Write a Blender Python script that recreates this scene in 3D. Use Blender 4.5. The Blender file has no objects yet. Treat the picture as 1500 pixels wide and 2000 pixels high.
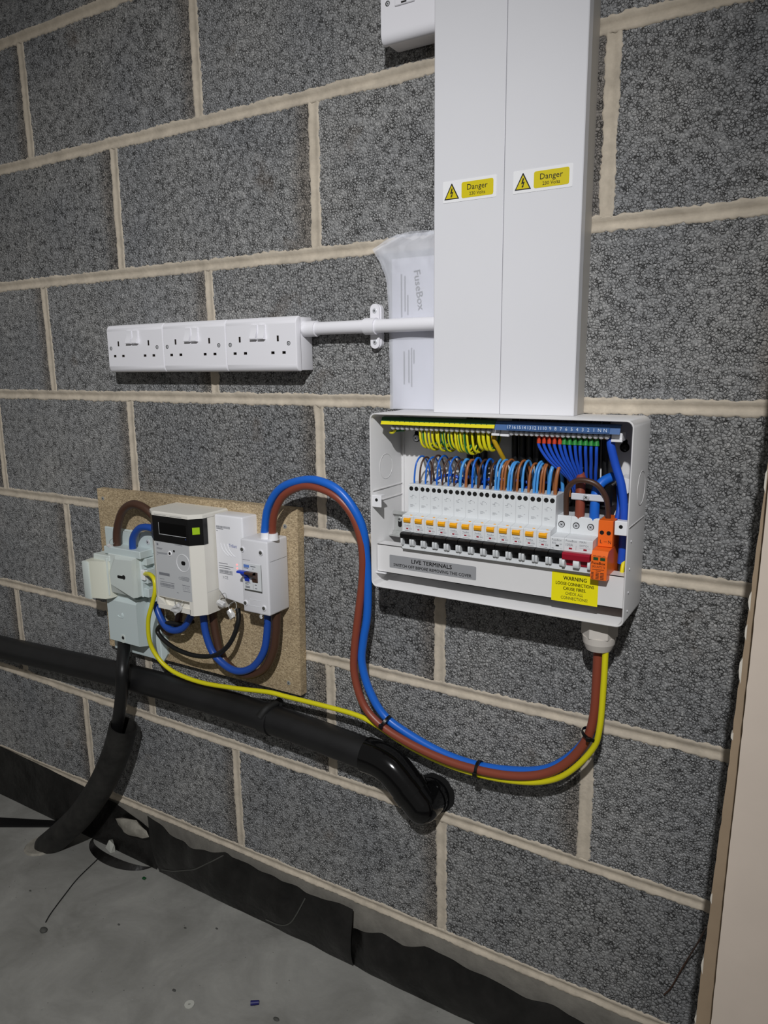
import bpy, bmesh, math, random
from mathutils import Matrix, Vector, noise

random.seed(7)
sc = bpy.context.scene
COL = sc.collection

# ------------------------------------------------------------------ camera, light, exposure
R = ((0.85711942, 0.51501041, -0.01051586),
     (0.0925878, -0.17410943, -0.98036391),
     (-0.50672853, 0.83931531, -0.19691626))
cam = bpy.data.cameras.new('camera')
cam.sensor_fit = 'VERTICAL'
cam.sensor_height = 36.0
cam.lens = 1436.05 / 2000 * 36.0
cam.clip_start = 0.01
cam_o = bpy.data.objects.new('camera', cam)
COL.objects.link(cam_o)
m = Matrix.Identity(4)
for i in range(3):
    m[i][0] = R[0][i]; m[i][1] = -R[1][i]; m[i][2] = -R[2][i]
m[0][3], m[1][3], m[2][3] = 1.1588, -0.9767, 1.0796
cam_o.matrix_world = m
sc.camera = cam_o

w = bpy.data.worlds.new('dim_garage')
sc.world = w
w.use_nodes = True
w.node_tree.nodes['Background'].inputs[0].default_value = (1.0, 0.97, 0.93, 1)
w.node_tree.nodes['Background'].inputs[1].default_value = 0.145

ld = bpy.data.lights.new('work_lamp', 'SPOT')
ld.energy = 124
ld.color = (0.985, 0.99, 1.0)
ld.shadow_soft_size = 0.022
ld.spot_size = math.radians(79)
ld.spot_blend = 1.0
lo = bpy.data.objects.new('work_lamp', ld)
COL.objects.link(lo)
lo.location = (1.28, -1.50, 1.95)
lo.rotation_euler = (Vector((0.08, 0, 0.42)) - Vector(lo.location)).to_track_quat('-Z', 'Y').to_euler()

vs = sc.view_settings
vs.view_transform = 'Standard'
vs.look = 'None'
vs.exposure = 0.0
vs.gamma = 1.0
vs.use_curve_mapping = False

# ------------------------------------------------------------------ materials
def lin(c):
    return tuple(((v / 255) / 12.92 if v / 255 <= 0.04045 else ((v / 255 + 0.055) / 1.055) ** 2.4) for v in c)

MATS = {}
def M(name, rgb, rough=0.5, metal=0.0, var=None, bump=None, alpha=1.0, trans=0.0, emit=None, coat=0.0):
    """rgb in sRGB 0-255; var=(scale, amount) mottles the colour; bump=(scale, strength, distance)"""
    mt = bpy.data.materials.new(name); mt.use_nodes = True
    nt = mt.node_tree; b = nt.nodes['Principled BSDF']
    c = lin(rgb)
    b.inputs['Base Color'].default_value = (*c, 1)
    b.inputs['Roughness'].default_value = rough
    b.inputs['Metallic'].default_value = metal
    b.inputs['Alpha'].default_value = alpha
    b.inputs['Transmission Weight'].default_value = trans
    b.inputs['Coat Weight'].default_value = coat
    if emit:
        b.inputs['Emission Color'].default_value = (*lin(emit[0]), 1)
        b.inputs['Emission Strength'].default_value = emit[1]
    if var or bump:
        tc = nt.nodes.new('ShaderNodeTexCoord')
    if var:
        n = nt.nodes.new('ShaderNodeTexNoise'); n.inputs['Scale'].default_value = var[0]; n.inputs['Detail'].default_value = 6
        n.inputs['Roughness'].default_value = 0.65
        nt.links.new(tc.outputs['Object'], n.inputs['Vector'])
        r = nt.nodes.new('ShaderNodeMapRange')
        r.inputs['From Min'].default_value = 0.3; r.inputs['From Max'].default_value = 0.7
        r.inputs['To Min'].default_value = 1 - var[1]; r.inputs['To Max'].default_value = 1 + var[1]
        nt.links.new(n.outputs['Fac'], r.inputs['Value'])
        mx = nt.nodes.new('ShaderNodeVectorMath'); mx.operation = 'SCALE'
        mx.inputs[0].default_value = c
        nt.links.new(r.outputs['Result'], mx.inputs['Scale'])
        nt.links.new(mx.outputs['Vector'], b.inputs['Base Color'])
    if bump:
        n2 = nt.nodes.new('ShaderNodeTexNoise'); n2.inputs['Scale'].default_value = bump[0]; n2.inputs['Detail'].default_value = 4
        nt.links.new(tc.outputs['Object'], n2.inputs['Vector'])
        bp = nt.nodes.new('ShaderNodeBump'); bp.inputs['Strength'].default_value = bump[1]; bp.inputs['Distance'].default_value = bump[2]
        nt.links.new(n2.outputs['Fac'], bp.inputs['Height'])
        nt.links.new(bp.outputs['Normal'], b.inputs['Normal'])
    MATS[name] = mt
    return mt

def ramp(nt, stops):
    r = nt.nodes.new('ShaderNodeValToRGB')
    e = r.color_ramp.elements
    while len(e) < len(stops): e.new(0.5)
    for k, (p, c) in enumerate(stops):
        e[k].position = p; e[k].color = (*c, 1) if len(c) == 3 else c
    return r

def block_material():
    mt = bpy.data.materials.new('dense_concrete_block'); mt.use_nodes = True
    nt = mt.node_tree; N = nt.nodes.new; L = nt.links.new
    b = nt.nodes['Principled BSDF']; b.inputs['Roughness'].default_value = 0.92
    b.inputs['Specular IOR Level'].default_value = 0.25
    g = N('ShaderNodeNewGeometry'); oi = N('ShaderNodeObjectInfo')
    mu = N('ShaderNodeMath'); mu.operation = 'MULTIPLY'; mu.inputs[1].default_value = 37.0; L(oi.outputs['Random'], mu.inputs[0])
    ad = N('ShaderNodeVectorMath'); ad.operation = 'ADD'; L(g.outputs['Position'], ad.inputs[0])
    cb = N('ShaderNodeCombineXYZ'); L(mu.outputs[0], cb.inputs[0]); L(mu.outputs[0], cb.inputs[1]); L(mu.outputs[0], cb.inputs[2])
    L(cb.outputs[0], ad.inputs[1])
    # warp
    nw = N('ShaderNodeTexNoise'); nw.inputs['Scale'].default_value = 170; nw.inputs['Detail'].default_value = 3; L(ad.outputs[0], nw.inputs['Vector'])
    sw = N('ShaderNodeVectorMath'); sw.operation = 'SCALE'; sw.inputs['Scale'].default_value = 0.0055; L(nw.outputs['Color'], sw.inputs[0])
    ad2 = N('ShaderNodeVectorMath'); ad2.operation = 'ADD'; L(ad.outputs[0], ad2.inputs[0]); L(sw.outputs[0], ad2.inputs[1])
    # gravel size varies a little from block to block
    ms = N('ShaderNodeMapRange'); ms.inputs['To Min'].default_value = 190; ms.inputs['To Max'].default_value = 290; L(oi.outputs['Random'], ms.inputs['Value'])
    ve = N('ShaderNodeTexVoronoi'); ve.feature = 'DISTANCE_TO_EDGE'; L(ms.outputs['Result'], ve.inputs['Scale']); L(ad2.outputs[0], ve.inputs['Vector'])
    vc = N('ShaderNodeTexVoronoi'); vc.feature = 'SMOOTH_F1'; vc.inputs['Smoothness'].default_value = 0.35; L(ms.outputs['Result'], vc.inputs['Scale']); L(ad2.outputs[0], vc.inputs['Vector'])
    n1 = N('ShaderNodeTexNoise'); n1.inputs['Scale'].default_value = 330; n1.inputs['Detail'].default_value = 5; n1.inputs['Roughness'].default_value = 0.75; L(ad.outputs[0], n1.inputs['Vector'])
    n2 = N('ShaderNodeTexNoise'); n2.inputs['Scale'].default_value = 95; n2.inputs['Detail'].default_value = 4; n2.inputs['Roughness'].default_value = 0.6; L(ad.outputs[0], n2.inputs['Vector'])
    n3 = N('ShaderNodeTexNoise'); n3.inputs['Scale'].default_value = 5; n3.inputs['Detail'].default_value = 3; L(g.outputs['Position'], n3.inputs['Vector'])
    def mad(a, k, c):
        x = N('ShaderNodeMath'); x.operation = 'MULTIPLY_ADD'; L(a, x.inputs[0]); x.inputs[1].default_value = k
        if isinstance(c, float): x.inputs[2].default_value = c
        else: L(c, x.inputs[2])
        return x.outputs[0]
    # crevices: open where the coarse noise is low, closed where it is high
    cr = mad(ve.outputs['Distance'], 3.2, -0.22)
    cr = mad(n2.outputs['Fac'], 1.7, cr)           # about .1 .. 2
    cm = N('ShaderNodeMapRange'); cm.interpolation_type = 'SMOOTHSTEP'; cm.inputs['From Min'].default_value = 0.42; cm.inputs['From Max'].default_value = 1.10; L(cr, cm.inputs['Value'])
    crev = cm.outputs['Result']
    h = mad(n1.outputs['Fac'], 0.75, mad(vc.outputs['Distance'], -1.0, mad(crev, 0.45, 0.0)))
    sv = N('ShaderNodeSeparateColor'); L(vc.outputs['Color'], sv.inputs['Color'])
    tone = mad(sv.outputs['Red'], 0.14, mad(n1.outputs['Fac'], 0.95, -0.02))       # mean .15+.37
    tn = ramp(nt, [(0.30, (0.20, 0.202, 0.206)), (0.52, (0.345, 0.349, 0.353)), (0.66, (0.48, 0.48, 0.48)), (0.76, (0.78, 0.78, 0.77))]); L(tone, tn.inputs['Fac'])
    cmx = N('ShaderNodeMix'); cmx.data_type = 'RGBA'; L(crev, cmx.inputs['Factor']); cmx.inputs['A'].default_value = (0.045, 0.045, 0.045, 1); L(tn.outputs['Color'], cmx.inputs['B'])  # crevice shade is put into the colour, near black between the grains
    rp = cmx
    tr = ramp(nt, [(0.3, (0.84, 0.85, 0.87)), (0.7, (1.12, 1.10, 1.06))]); L(n3.outputs['Fac'], tr.inputs['Fac'])
    mx = N('ShaderNodeMix'); mx.data_type = 'RGBA'; mx.blend_type = 'MULTIPLY'; mx.inputs['Factor'].default_value = 1
    L(rp.outputs['Result'], mx.inputs['A']); L(tr.outputs['Color'], mx.inputs['B'])
    ov = N('ShaderNodeMapRange'); ov.inputs['To Min'].default_value = 0.88; ov.inputs['To Max'].default_value = 1.14; L(oi.outputs['Random'], ov.inputs['Value'])
    mv = N('ShaderNodeVectorMath'); mv.operation = 'SCALE'; L(mx.outputs['Result'], mv.inputs[0]); L(ov.outputs['Result'], mv.inputs['Scale'])
    # brown iron staining, in scattered patches
    n4 = N('ShaderNodeTexNoise'); n4.inputs['Scale'].default_value = 11; n4.inputs['Detail'].default_value = 4; L(ad.outputs[0], n4.inputs['Vector'])
    st = N('ShaderNodeMapRange'); st.inputs['From Min'].default_value = 0.66; st.inputs['From Max'].default_value = 0.76; L(n4.outputs['Fac'], st.inputs['Value'])
    sf = N('ShaderNodeMath'); sf.operation = 'MULTIPLY'; sf.inputs[1].default_value = 0.45; L(st.outputs['Result'], sf.inputs[0])
    mb = N('ShaderNodeMix'); mb.data_type = 'RGBA'; L(sf.outputs[0], mb.inputs['Factor']); L(mv.outputs[0], mb.inputs['A']); mb.inputs['B'].default_value = (0.13, 0.095, 0.065, 1)
    # damp brown margin along the end of each block beside the upright joint
    tcg = N('ShaderNodeTexCoord'); sg = N('ShaderNodeSeparateXYZ'); L(tcg.outputs['Generated'], sg.inputs[0])
    eg = N('ShaderNodeMapRange'); eg.interpolation_type = 'SMOOTHSTEP'; eg.inputs['From Min'].default_value = 0.90; eg.inputs['From Max'].default_value = 0.985
    L(mad(n2.outputs['Fac'], 0.06, mad(n3.outputs['Fac'], 0.07, mad(sg.outputs['X'], 1.0, -0.065))), eg.inputs['Value'])
    ef = N('ShaderNodeMath'); ef.operation = 'MULTIPLY'; ef.inputs[1].default_value = 0.6; L(eg.outputs['Result'], ef.inputs[0])
    me_ = N('ShaderNodeMix'); me_.data_type = 'RGBA'; me_.blend_type = 'MULTIPLY'; L(ef.outputs[0], me_.inputs['Factor']); L(mb.outputs['Result'], me_.inputs['A']); me_.inputs['B'].default_value = (0.56, 0.46, 0.36, 1)
    L(me_.outputs['Result'], b.inputs['Base Color'])
    bp = N('ShaderNodeBump'); bp.inputs['Strength'].default_value = 1.0; bp.inputs['Distance'].default_value = 0.0027; L(h, bp.inputs['Height'])
    L(bp.outputs['Normal'], b.inputs['Normal'])
    return mt

def floor_material():
    mt = bpy.data.materials.new('floated_concrete'); mt.use_nodes = True
    nt = mt.node_tree; N = nt.nodes.new; L = nt.links.new
    b = nt.nodes['Principled BSDF']; b.inputs['Roughness'].default_value = 0.8
    g = N('ShaderNodeNewGeometry')
    n1 = N('ShaderNodeTexNoise'); n1.inputs['Scale'].default_value = 7; n1.inputs['Detail'].default_value = 8; n1.inputs['Roughness'].default_value = 0.62; n1.inputs['Distortion'].default_value = 0.6; L(g.outputs['Position'], n1.inputs['Vector'])
    rp = ramp(nt, [(0.3, (0.18, 0.177, 0.16)), (0.5, (0.245, 0.241, 0.222)), (0.72, (0.32, 0.315, 0.29))]); L(n1.outputs['Fac'], rp.inputs['Fac'])
    # pin holes and dust specks
    v = N('ShaderNodeTexVoronoi'); v.inputs['Scale'].default_value = 55; L(g.outputs['Position'], v.inputs['Vector'])
    cr = ramp(nt, [(0.035, (1, 1, 1)), (0.06, (0, 0, 0))]); L(v.outputs['Distance'], cr.inputs['Fac'])
    sp = N('ShaderNodeMix'); sp.data_type = 'RGBA'; L(cr.outputs['Color'], sp.inputs['Factor']); L(rp.outputs['Color'], sp.inputs['A'])
    vr = ramp(nt, [(0.45, (0.05, 0.05, 0.045)), (0.8, (0.30, 0.30, 0.27))]); L(v.outputs['Color'], vr.inputs['Fac']); L(vr.outputs['Color'], sp.inputs['B'])
    L(sp.outputs['Result'], b.inputs['Base Color'])
    n2 = N('ShaderNodeTexNoise'); n2.inputs['Scale'].default_value = 60; n2.inputs['Detail'].default_value = 6; L(g.outputs['Position'], n2.inputs['Vector'])
    bp = N('ShaderNodeBump'); bp.inputs['Strength'].default_value = 0.35; bp.inputs['Distance'].default_value = 0.002; L(n2.outputs['Fac'], bp.inputs['Height']); L(bp.outputs['Normal'], b.inputs['Normal'])
    return mt

def chipboard_material():
    mt = bpy.data.materials.new('chipboard'); mt.use_nodes = True
    nt = mt.node_tree; N = nt.nodes.new; L = nt.links.new
    b = nt.nodes['Principled BSDF']; b.inputs['Roughness'].default_value = 0.75
    g = N('ShaderNodeNewGeometry')
    v = N('ShaderNodeTexVoronoi'); v.inputs['Scale'].default_value = 330; L(g.outputs['Position'], v.inputs['Vector'])
    mp = N('ShaderNodeMapping'); mp.inputs['Scale'].default_value = (1, 1, 2.2); L(g.outputs['Position'], mp.inputs['Vector']); L(mp.outputs['Vector'], v.inputs['Vector'])
    rp = ramp(nt, [(0.0, lin((134, 116, 90))), (0.45, lin((176, 156, 124))), (0.85, lin((202, 182, 148))), (1.0, lin((220, 204, 172)))]); L(v.outputs['Color'], rp.inputs['Fac'])
    n = N('ShaderNodeTexNoise'); n.inputs['Scale'].default_value = 9; n.inputs['Detail'].default_value = 5; L(g.outputs['Position'], n.inputs['Vector'])
    tr = ramp(nt, [(0.3, (0.82, 0.81, 0.80)), (0.7, (1.08, 1.08, 1.08))]); L(n.outputs['Fac'], tr.inputs['Fac'])
    mx = N('ShaderNodeMix'); mx.data_type = 'RGBA'; mx.blend_type = 'MULTIPLY'; mx.inputs['Factor'].default_value = 1
    L(rp.outputs['Color'], mx.inputs['A']); L(tr.outputs['Color'], mx.inputs['B']); L(mx.outputs['Result'], b.inputs['Base Color'])
    bp = N('ShaderNodeBump'); bp.inputs['Strength'].default_value = 0.3; bp.inputs['Distance'].default_value = 0.001; L(v.outputs['Distance'], bp.inputs['Height']); L(bp.outputs['Normal'], b.inputs['Normal'])
    return mt

def stripe_material():
    """green and yellow insulation: a lengthwise stripe, from the tube's own UVs"""
    mt = bpy.data.materials.new('green_yellow_pvc'); mt.use_nodes = True
    nt = mt.node_tree; N = nt.nodes.new; L = nt.links.new
    b = nt.nodes['Principled BSDF']; b.inputs['Roughness'].default_value = 0.4
    uv = N('ShaderNodeUVMap'); sx = N('ShaderNodeSeparateXYZ'); L(uv.outputs['UV'], sx.inputs[0])
    rp = ramp(nt, [(0.0, lin((214, 206, 24))), (0.36, lin((34, 112, 60))), (0.70, lin((214, 206, 24)))]); rp.color_ramp.interpolation = 'CONSTANT'
    L(sx.outputs['X'], rp.inputs['Fac']); L(rp.outputs['Color'], b.inputs['Base Color'])
    return mt

BLOCK = block_material()
FLOOR = floor_material()
CHIP = chipboard_material()
STRIPE = stripe_material()
MORTAR = M('lime_sand_mortar', (192, 181, 164), 0.9, var=(30, 0.2), bump=(130, 0.5, 0.0015))
FOOT = M('smooth_footing_block', (128, 124, 116), 0.9, var=(18, 0.25), bump=(70, 0.5, 0.002))
SOCK = M('white_socket_plastic', (236, 235, 240), 0.32)
TRUNK = M('white_trunking_pvc', (222, 222, 226), 0.42, var=(3, 0.02))
TRUNK_SHADED = M('shaded_trunking_pvc', (184, 180, 174), 0.5)  # darker copy of the trunking white; side shade is put into the colour
STEEL = M('grey_white_powder_coat', (218, 217, 217), 0.42, var=(12, 0.02), bump=(900, 0.08, 0.0004))
RCB = M('breaker_plastic', (216, 219, 221), 0.42)
LUG = M('white_nylon', (232, 232, 235), 0.4)
BLACK = M('black_plastic', (14, 14, 15), 0.3)
MATTBLACK = M('black_hole', (4, 4, 4), 0.9)
RED = M('red_plastic', (150, 24, 44), 0.3)
ORANGE = M('orange_plastic', (236, 106, 30), 0.42)
AMBER = M('amber_plastic', (238, 166, 16), 0.4)
ZINC = M('zinc_plate', (186, 188, 186), 0.35, metal=0.5, var=(60, 0.15))
NICKEL = M('nickel_screw', (216, 218, 222), 0.22, metal=0.3)
BRASS = M('brass', (150, 120, 70), 0.35, metal=1.0)
LBLUE = M('label_blue', (62, 98, 150), 0.5)
LGREEN = M('label_green', (18, 84, 46), 0.5)
LYEL = M('label_yellow', (226, 214, 22), 0.5)
WARN = M('sticker_yellow', (238, 226, 8), 0.45)
DANG = M('sticker_deep_yellow', (214, 196, 10), 0.45)
STW = M('sticker_white', (238, 238, 240), 0.35)
SILV = M('sticker_silver', (148, 149, 152), 0.45)
INK = M('black_ink', (18, 17, 16), 0.6)
GREYINK = M('grey_ink', (120, 122, 128), 0.6)
BLUEINK = M('blue_ink', (30, 60, 150), 0.6)
WHITEINK = M('white_ink', (215, 225, 238), 0.5)
BLUEC = M('blue_pvc', (26, 100, 200), 0.36)
BLUED = M('strong_blue_pvc', (32, 82, 194), 0.38)
BLUEL = M('pale_blue_pvc', (72, 148, 216), 0.38)
BROWN = M('brown_pvc', (134, 66, 48), 0.4)
BROWND = M('dark_brown_pvc', (72, 48, 36), 0.42)
BROWNT = M('tan_brown_pvc', (152, 92, 50), 0.42)
BLACKC = M('black_cable_sheath', (20, 20, 21), 0.4)
PIPE = M('black_waste_pipe', (24, 24, 25), 0.42, var=(14, 0.3))
GLOSSB = M('glossy_black_fitting', (9, 9, 10), 0.12)
DUCT = M('dusty_black_duct', (30, 29, 27), 0.6, var=(26, 0.85), bump=(60, 0.2, 0.001))
DPM = M('black_damp_membrane', (22, 21, 20), 0.32, var=(14, 0.95), bump=(14, 0.9, 0.008))
CUTOUT = M('grey_cutout_plastic', (200, 212, 212), 0.4)
CARRIER = M('pale_grey_carrier_plastic', (208, 216, 212), 0.4)
METER = M('cream_meter_plastic', (228, 225, 216), 0.42)
METERF = M('meter_face_print', (190, 192, 194), 0.45)
HUBW = M('white_hub_plastic', (234, 234, 238), 0.35)
ISO = M('isolator_plastic', (222, 222, 226), 0.38)
GREENB = M('lime_button', (158, 196, 20), 0.45)
GLASS = M('dark_display_glass', (8, 8, 9), 0.08)
LED = M('status_led', (255, 120, 120), 0.4, emit=((255, 96, 96), 2.5))
LEDO = M('status_led_amber', (255, 170, 90), 0.4, emit=((255, 170, 80), 2.5))
GLAND = M('grey_white_gland', (206, 200, 192), 0.45)
TIE = M('black_nylon_tie', (10, 10, 10), 0.35)
BOARD = M('board_paper', (212, 198, 184), 0.8, var=(5, 0.06))
BOARDB = M('board_brown_paper', (160, 140, 116), 0.8, var=(9, 0.1))
GYPS = M('torn_gypsum', (216, 210, 198), 0.9)
BAG = M('frosted_polythene', (236, 238, 246), 0.3, alpha=0.5)
PAPER = M('leaflet_paper', (226, 226, 236), 0.6)
SEAL = M('clear_crimp_seal', (226, 226, 226), 0.15, metal=0.35)
WHITEPL = M('white_debris', (180, 180, 172), 0.6)
FILLER = M('duct_filler', (138, 134, 124), 0.85, var=(40, .3))
MATTC = M('matt_black_clip', (12, 12, 12), 0.7)
NAVY = M('navy_debris', (24, 24, 90), 0.5)
GREEND = M('green_debris', (14, 70, 34), 0.5)
GREYD = M('grey_debris', (70, 70, 66), 0.8)
SEMI = M('milky_clamp', (206, 208, 214), 0.4)

# ------------------------------------------------------------------ mesh helpers
class MB:
    """collects geometry in world coordinates; one MB becomes one mesh object"""
    def __init__(s): s.v = []; s.f = []; s.uv = None
    def add(s, vs, fs):
        o = len(s.v); s.v += [tuple(p) for p in vs]; s.f += [tuple(i + o for i in f) for f in fs]; return s
    def box(s, x0, x1, y0, y1, z0, z1):
        return s.add([(x0,y0,z0),(x1,y0,z0),(x1,y1,z0),(x0,y1,z0),(x0,y0,z1),(x1,y0,z1),(x1,y1,z1),(x0,y1,z1)],
                     [(0,3,2,1),(4,5,6,7),(0,1,5,4),(1,2,6,5),(2,3,7,6),(3,0,4,7)])
    def rbox(s, x0, x1, y0, y1, z0, z1, r=0.002, seg=2, keep_back=True):
        bm = bmesh.new()
        vs = [bm.verts.new(p) for p in [(x0,y0,z0),(x1,y0,z0),(x1,y1,z0),(x0,y1,z0),(x0,y0,z1),(x1,y0,z1),(x1,y1,z1),(x0,y1,z1)]]
        for f in [(0,3,2,1),(4,5,6,7),(0,1,5,4),(1,2,6,5),(2,3,7,6),(3,0,4,7)]: bm.faces.new([vs[i] for i in f])
        bmesh.ops.bevel(bm, geom=list(bm.edges), offset=r, segments=seg, profile=0.5, affect='EDGES')
        return s.bm(bm)
    def bm(s, bm):
        bm.verts.index_update()
        s.add([v.co[:] for v in bm.verts], [[v.index for v in f.verts] for f in bm.faces]); bm.free(); return s
    def prism_x(s, prof, x0, x1):          # prof: (y, z) polygon
        n = len(prof)
        return s.add([(x0, y, z) for y, z in prof] + [(x1, y, z) for y, z in prof],
                     [tuple(range(n)), tuple(range(2*n-1, n-1, -1))] + [(i, i+n, (i+1) % n + n, (i+1) % n) for i in range(n)])
    def prism_z(s, prof, z0, z1):          # prof: (x, y) polygon
        n = len(prof)
        return s.add([(x, y, z0) for x, y in prof] + [(x, y, z1) for x, y in prof],
                     [tuple(range(n-1, -1, -1)), tuple(range(n, 2*n))] + [(i, (i+1) % n, (i+1) % n + n, i+n) for i in range(n)])
    def prism_y(s, prof, y0, y1):          # prof: (x, z) polygon, y0 nearer the wall
        n = len(prof)
        return s.add([(x, y0, z) for x, z in prof] + [(x, y1, z) for x, z in prof],
                     [tuple(range(n)), tuple(range(2*n-1, n-1, -1))] + [(i, i+n, (i+1) % n + n, (i+1) % n) for i in range(n)])
    def cyl(s, p0, p1, r0, r1=None, seg=16, cap=True):
        r1 = r0 if r1 is None else r1
        a = Vector(p0); b = Vector(p1); d = (b - a).normalized()
        u = d.orthogonal().normalized(); w_ = d.cross(u)
        vs = []
        for c, r in ((a, r0), (b, r1)):
            for i in range(seg):
                t = 2 * math.pi * i / seg; vs.append(c + (u * math.cos(t) + w_ * math.sin(t)) * r)
        fs = [(i, (i+1) % seg, (i+1) % seg + seg, i + seg) for i in range(seg)]
        if cap: fs += [tuple(range(seg-1, -1, -1)), tuple(range(seg, 2*seg))]
        return s.add(vs, fs)
    def ring(s, c, axis, r0, r1, h, seg=32, a0=0, a1=2*math.pi):   # flat ring, thickness h along axis
        c = Vector(c); d = Vector(axis).normalized(); u = d.orthogonal().normalized(); w_ = d.cross(u)
        full = abs(a1 - a0 - 2*math.pi) < 1e-6; n = seg if full else seg + 1
        vs = []
        for i in range(n):
            t = a0 + (a1 - a0) * i / seg; e = u * math.cos(t) + w_ * math.sin(t)
            vs += [c + e*r0, c + e*r1, c + e*r1 + d*h, c + e*r0 + d*h]
        fs = []
        for i in range(seg):
            j = (i+1) % n
            for k in range(4): fs.append((4*i+k, 4*i+(k+1) % 4, 4*j+(k+1) % 4, 4*j+k))
        return s.add(vs, fs)
    def tube(s, pts, r, seg=12, sub=6, cap=True, twist=0.0):
        P = smooth_path(pts, sub) if sub > 1 else [Vector(p) for p in pts]
        rs = r if isinstance(r, (list, tuple)) else None
        t0 = (P[1] - P[0]).normalized(); u = t0.orthogonal().normalized()
        if abs(t0.y) < 0.9:
            u = (Vector((0, -1, 0)) - t0 * Vector((0, -1, 0)).dot(t0)).normalized()
        vs = []; n = len(P); uv = []
        for i, p in enumerate(P):
            t = (P[min(i+1, n-1)] - P[max(i-1, 0)]).normalized()
            u = (u - t * u.dot(t)).normalized(); w_ = t.cross(u)
            rr = r if rs is None else rs[0] + (rs[1] - rs[0]) * i / (n - 1)
            for k in range(seg):
                a = 2 * math.pi * k / seg + twist * i; vs.append(p + (u * math.cos(a) + w_ * math.sin(a)) * rr)
        fs = []
        for i in range(n-1):
            for k in range(seg): fs.append((i*seg+k, i*seg+(k+1) % seg, (i+1)*seg+(k+1) % seg, (i+1)*seg+k))
        if cap: fs += [tuple(range(seg-1, -1, -1)), tuple(range((n-1)*seg, n*seg))]
        base = len(s.v); s.add(vs, fs)
        s.seg = seg
        return s
    def mesh(s, name, loc, mat, smooth=True, angle=35):
        me = bpy.data.meshes.new(name)
        lx, ly, lz = loc
        me.from_pydata([(x-lx, y-ly, z-lz) for x, y, z in s.v], [], s.f)
        b = bmesh.new(); b.from_mesh(me); bmesh.ops.recalc_face_normals(b, faces=b.faces); b.to_mesh(me); b.free()
        if smooth:
            me.polygons.foreach_set('use_smooth', [True] * len(me.polygons))
            me.set_sharp_from_angle(angle=math.radians(angle))
        me.materials.append(mat)
        return me

def smooth_path(pts, sub):
    P = [Vector(p) for p in pts]; out = []
    for i in range(len(P) - 1):
        p0 = P[max(i-1, 0)]; p1 = P[i]; p2 = P[i+1]; p3 = P[min(i+2, len(P)-1)]
        for k in range(sub):
            t = k / sub
            out.append(0.5 * ((2*p1) + (p2-p0)*t + (2*p0-5*p1+4*p2-p3)*t*t + (3*p1-p0-3*p2+p3)*t**3))
    out.append(P[-1]); return out

def setp(o, label=None, cat=None, group=None, kind=None):
    if label: o['label'] = label
    if cat: o['category'] = cat
    if group: o['group'] = group
    if kind: o['kind'] = kind
    return o

def thing(name, label, cat, loc=(0, 0, 0), group=None, kind=None):
    o = bpy.data.objects.new(name, None); COL.objects.link(o); o.location = loc
    o.empty_display_size = 0.02
    o['org'] = 0
    del o['org']
    ORG[o.name] = tuple(loc)
    return setp(o, label, cat, group, kind)
ORG = {}

def part(parent, name, mb, mat, label=None, smooth=True, angle=35, kind=None):
    """a piece of a thing (or of a part); geometry was given in world coordinates"""
    root = parent
    while root.parent: root = root.parent
    loc = ORG[root.name]
    o = bpy.data.objects.new(name, mb.mesh(name, loc, mat, smooth, angle)); COL.objects.link(o); o.parent = parent
    if label: o['label'] = label
    if kind: o['kind'] = kind
    return o

def single(name, mb, mat, label, cat, group=None, kind=None, smooth=True, angle=35, loc=None):
    if loc is None:
        xs = [p[0] for p in mb.v]; ys = [p[1] for p in mb.v]; zs = [p[2] for p in mb.v]
        loc = ((min(xs)+max(xs))/2, (min(ys)+max(ys))/2, min(zs))
    o = bpy.data.objects.new(name, mb.mesh(name, loc, mat, smooth, angle)); COL.objects.link(o); o.location = loc
    ORG[o.name] = tuple(loc)
    return setp(o, label, cat, group, kind)

def copy_tree(o, parent=None):
    c = o.copy(); COL.objects.link(c); c.parent = parent
    for ch in list(o.children): copy_tree(ch, c)
    return c

_txt = {}
def text(s, x, y, z, height, width=None, depth=0.00015, align='LEFT', rot=0, mb=None):
    """flat lettering standing on a plane facing -Y; x,z = left (or centre) of the baseline"""
    if s not in _txt:
        cu = bpy.data.curves.new('lettering', 'FONT'); cu.body = s; cu.resolution_u = 2
        ob = bpy.data.objects.new('lettering', cu); COL.objects.link(ob)
        dg = bpy.context.evaluated_depsgraph_get(); dg.update()
        me = bpy.data.meshes.new_from_object(ob.evaluated_get(dg))
        vs = [v.co.copy() for v in me.vertices]; fs = [tuple(p.vertices) for p in me.polygons]
        bpy.data.objects.remove(ob); bpy.data.curves.remove(cu); bpy.data.meshes.remove(me)
        _txt[s] = (vs, fs)
    vs, fs = _txt[s]
    x0 = min(v.x for v in vs); x1 = max(v.x for v in vs)
    k = height / 0.70
    kx = k if width is None else width / (x1 - x0)
    W = (x1 - x0) * kx
    ox = {'LEFT': 0, 'CENTER': -W/2, 'RIGHT': -W}[align]
    c, sn = math.cos(rot), math.sin(rot)
    out = []
    for v in vs:
        a = (v.x - x0) * kx + ox; b = v.y * k
        out.append((x + a*c - b*sn, y - depth, z + a*sn + b*c))
    mb = mb or MB()
    mb.add(out, fs)
    return mb

def rrect(x0, x1, z0, z1, r, n=5):
    pts = []
    for cx, cz, a in ((x1-r, z1-r, 0), (x0+r, z1-r, 90), (x0+r, z0+r, 180), (x1-r, z0+r, 270)):
        for i in range(n+1):
            t = math.radians(a + 90*i/n); pts.append((cx + r*math.cos(t), cz + r*math.sin(t)))
    return pts

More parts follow.
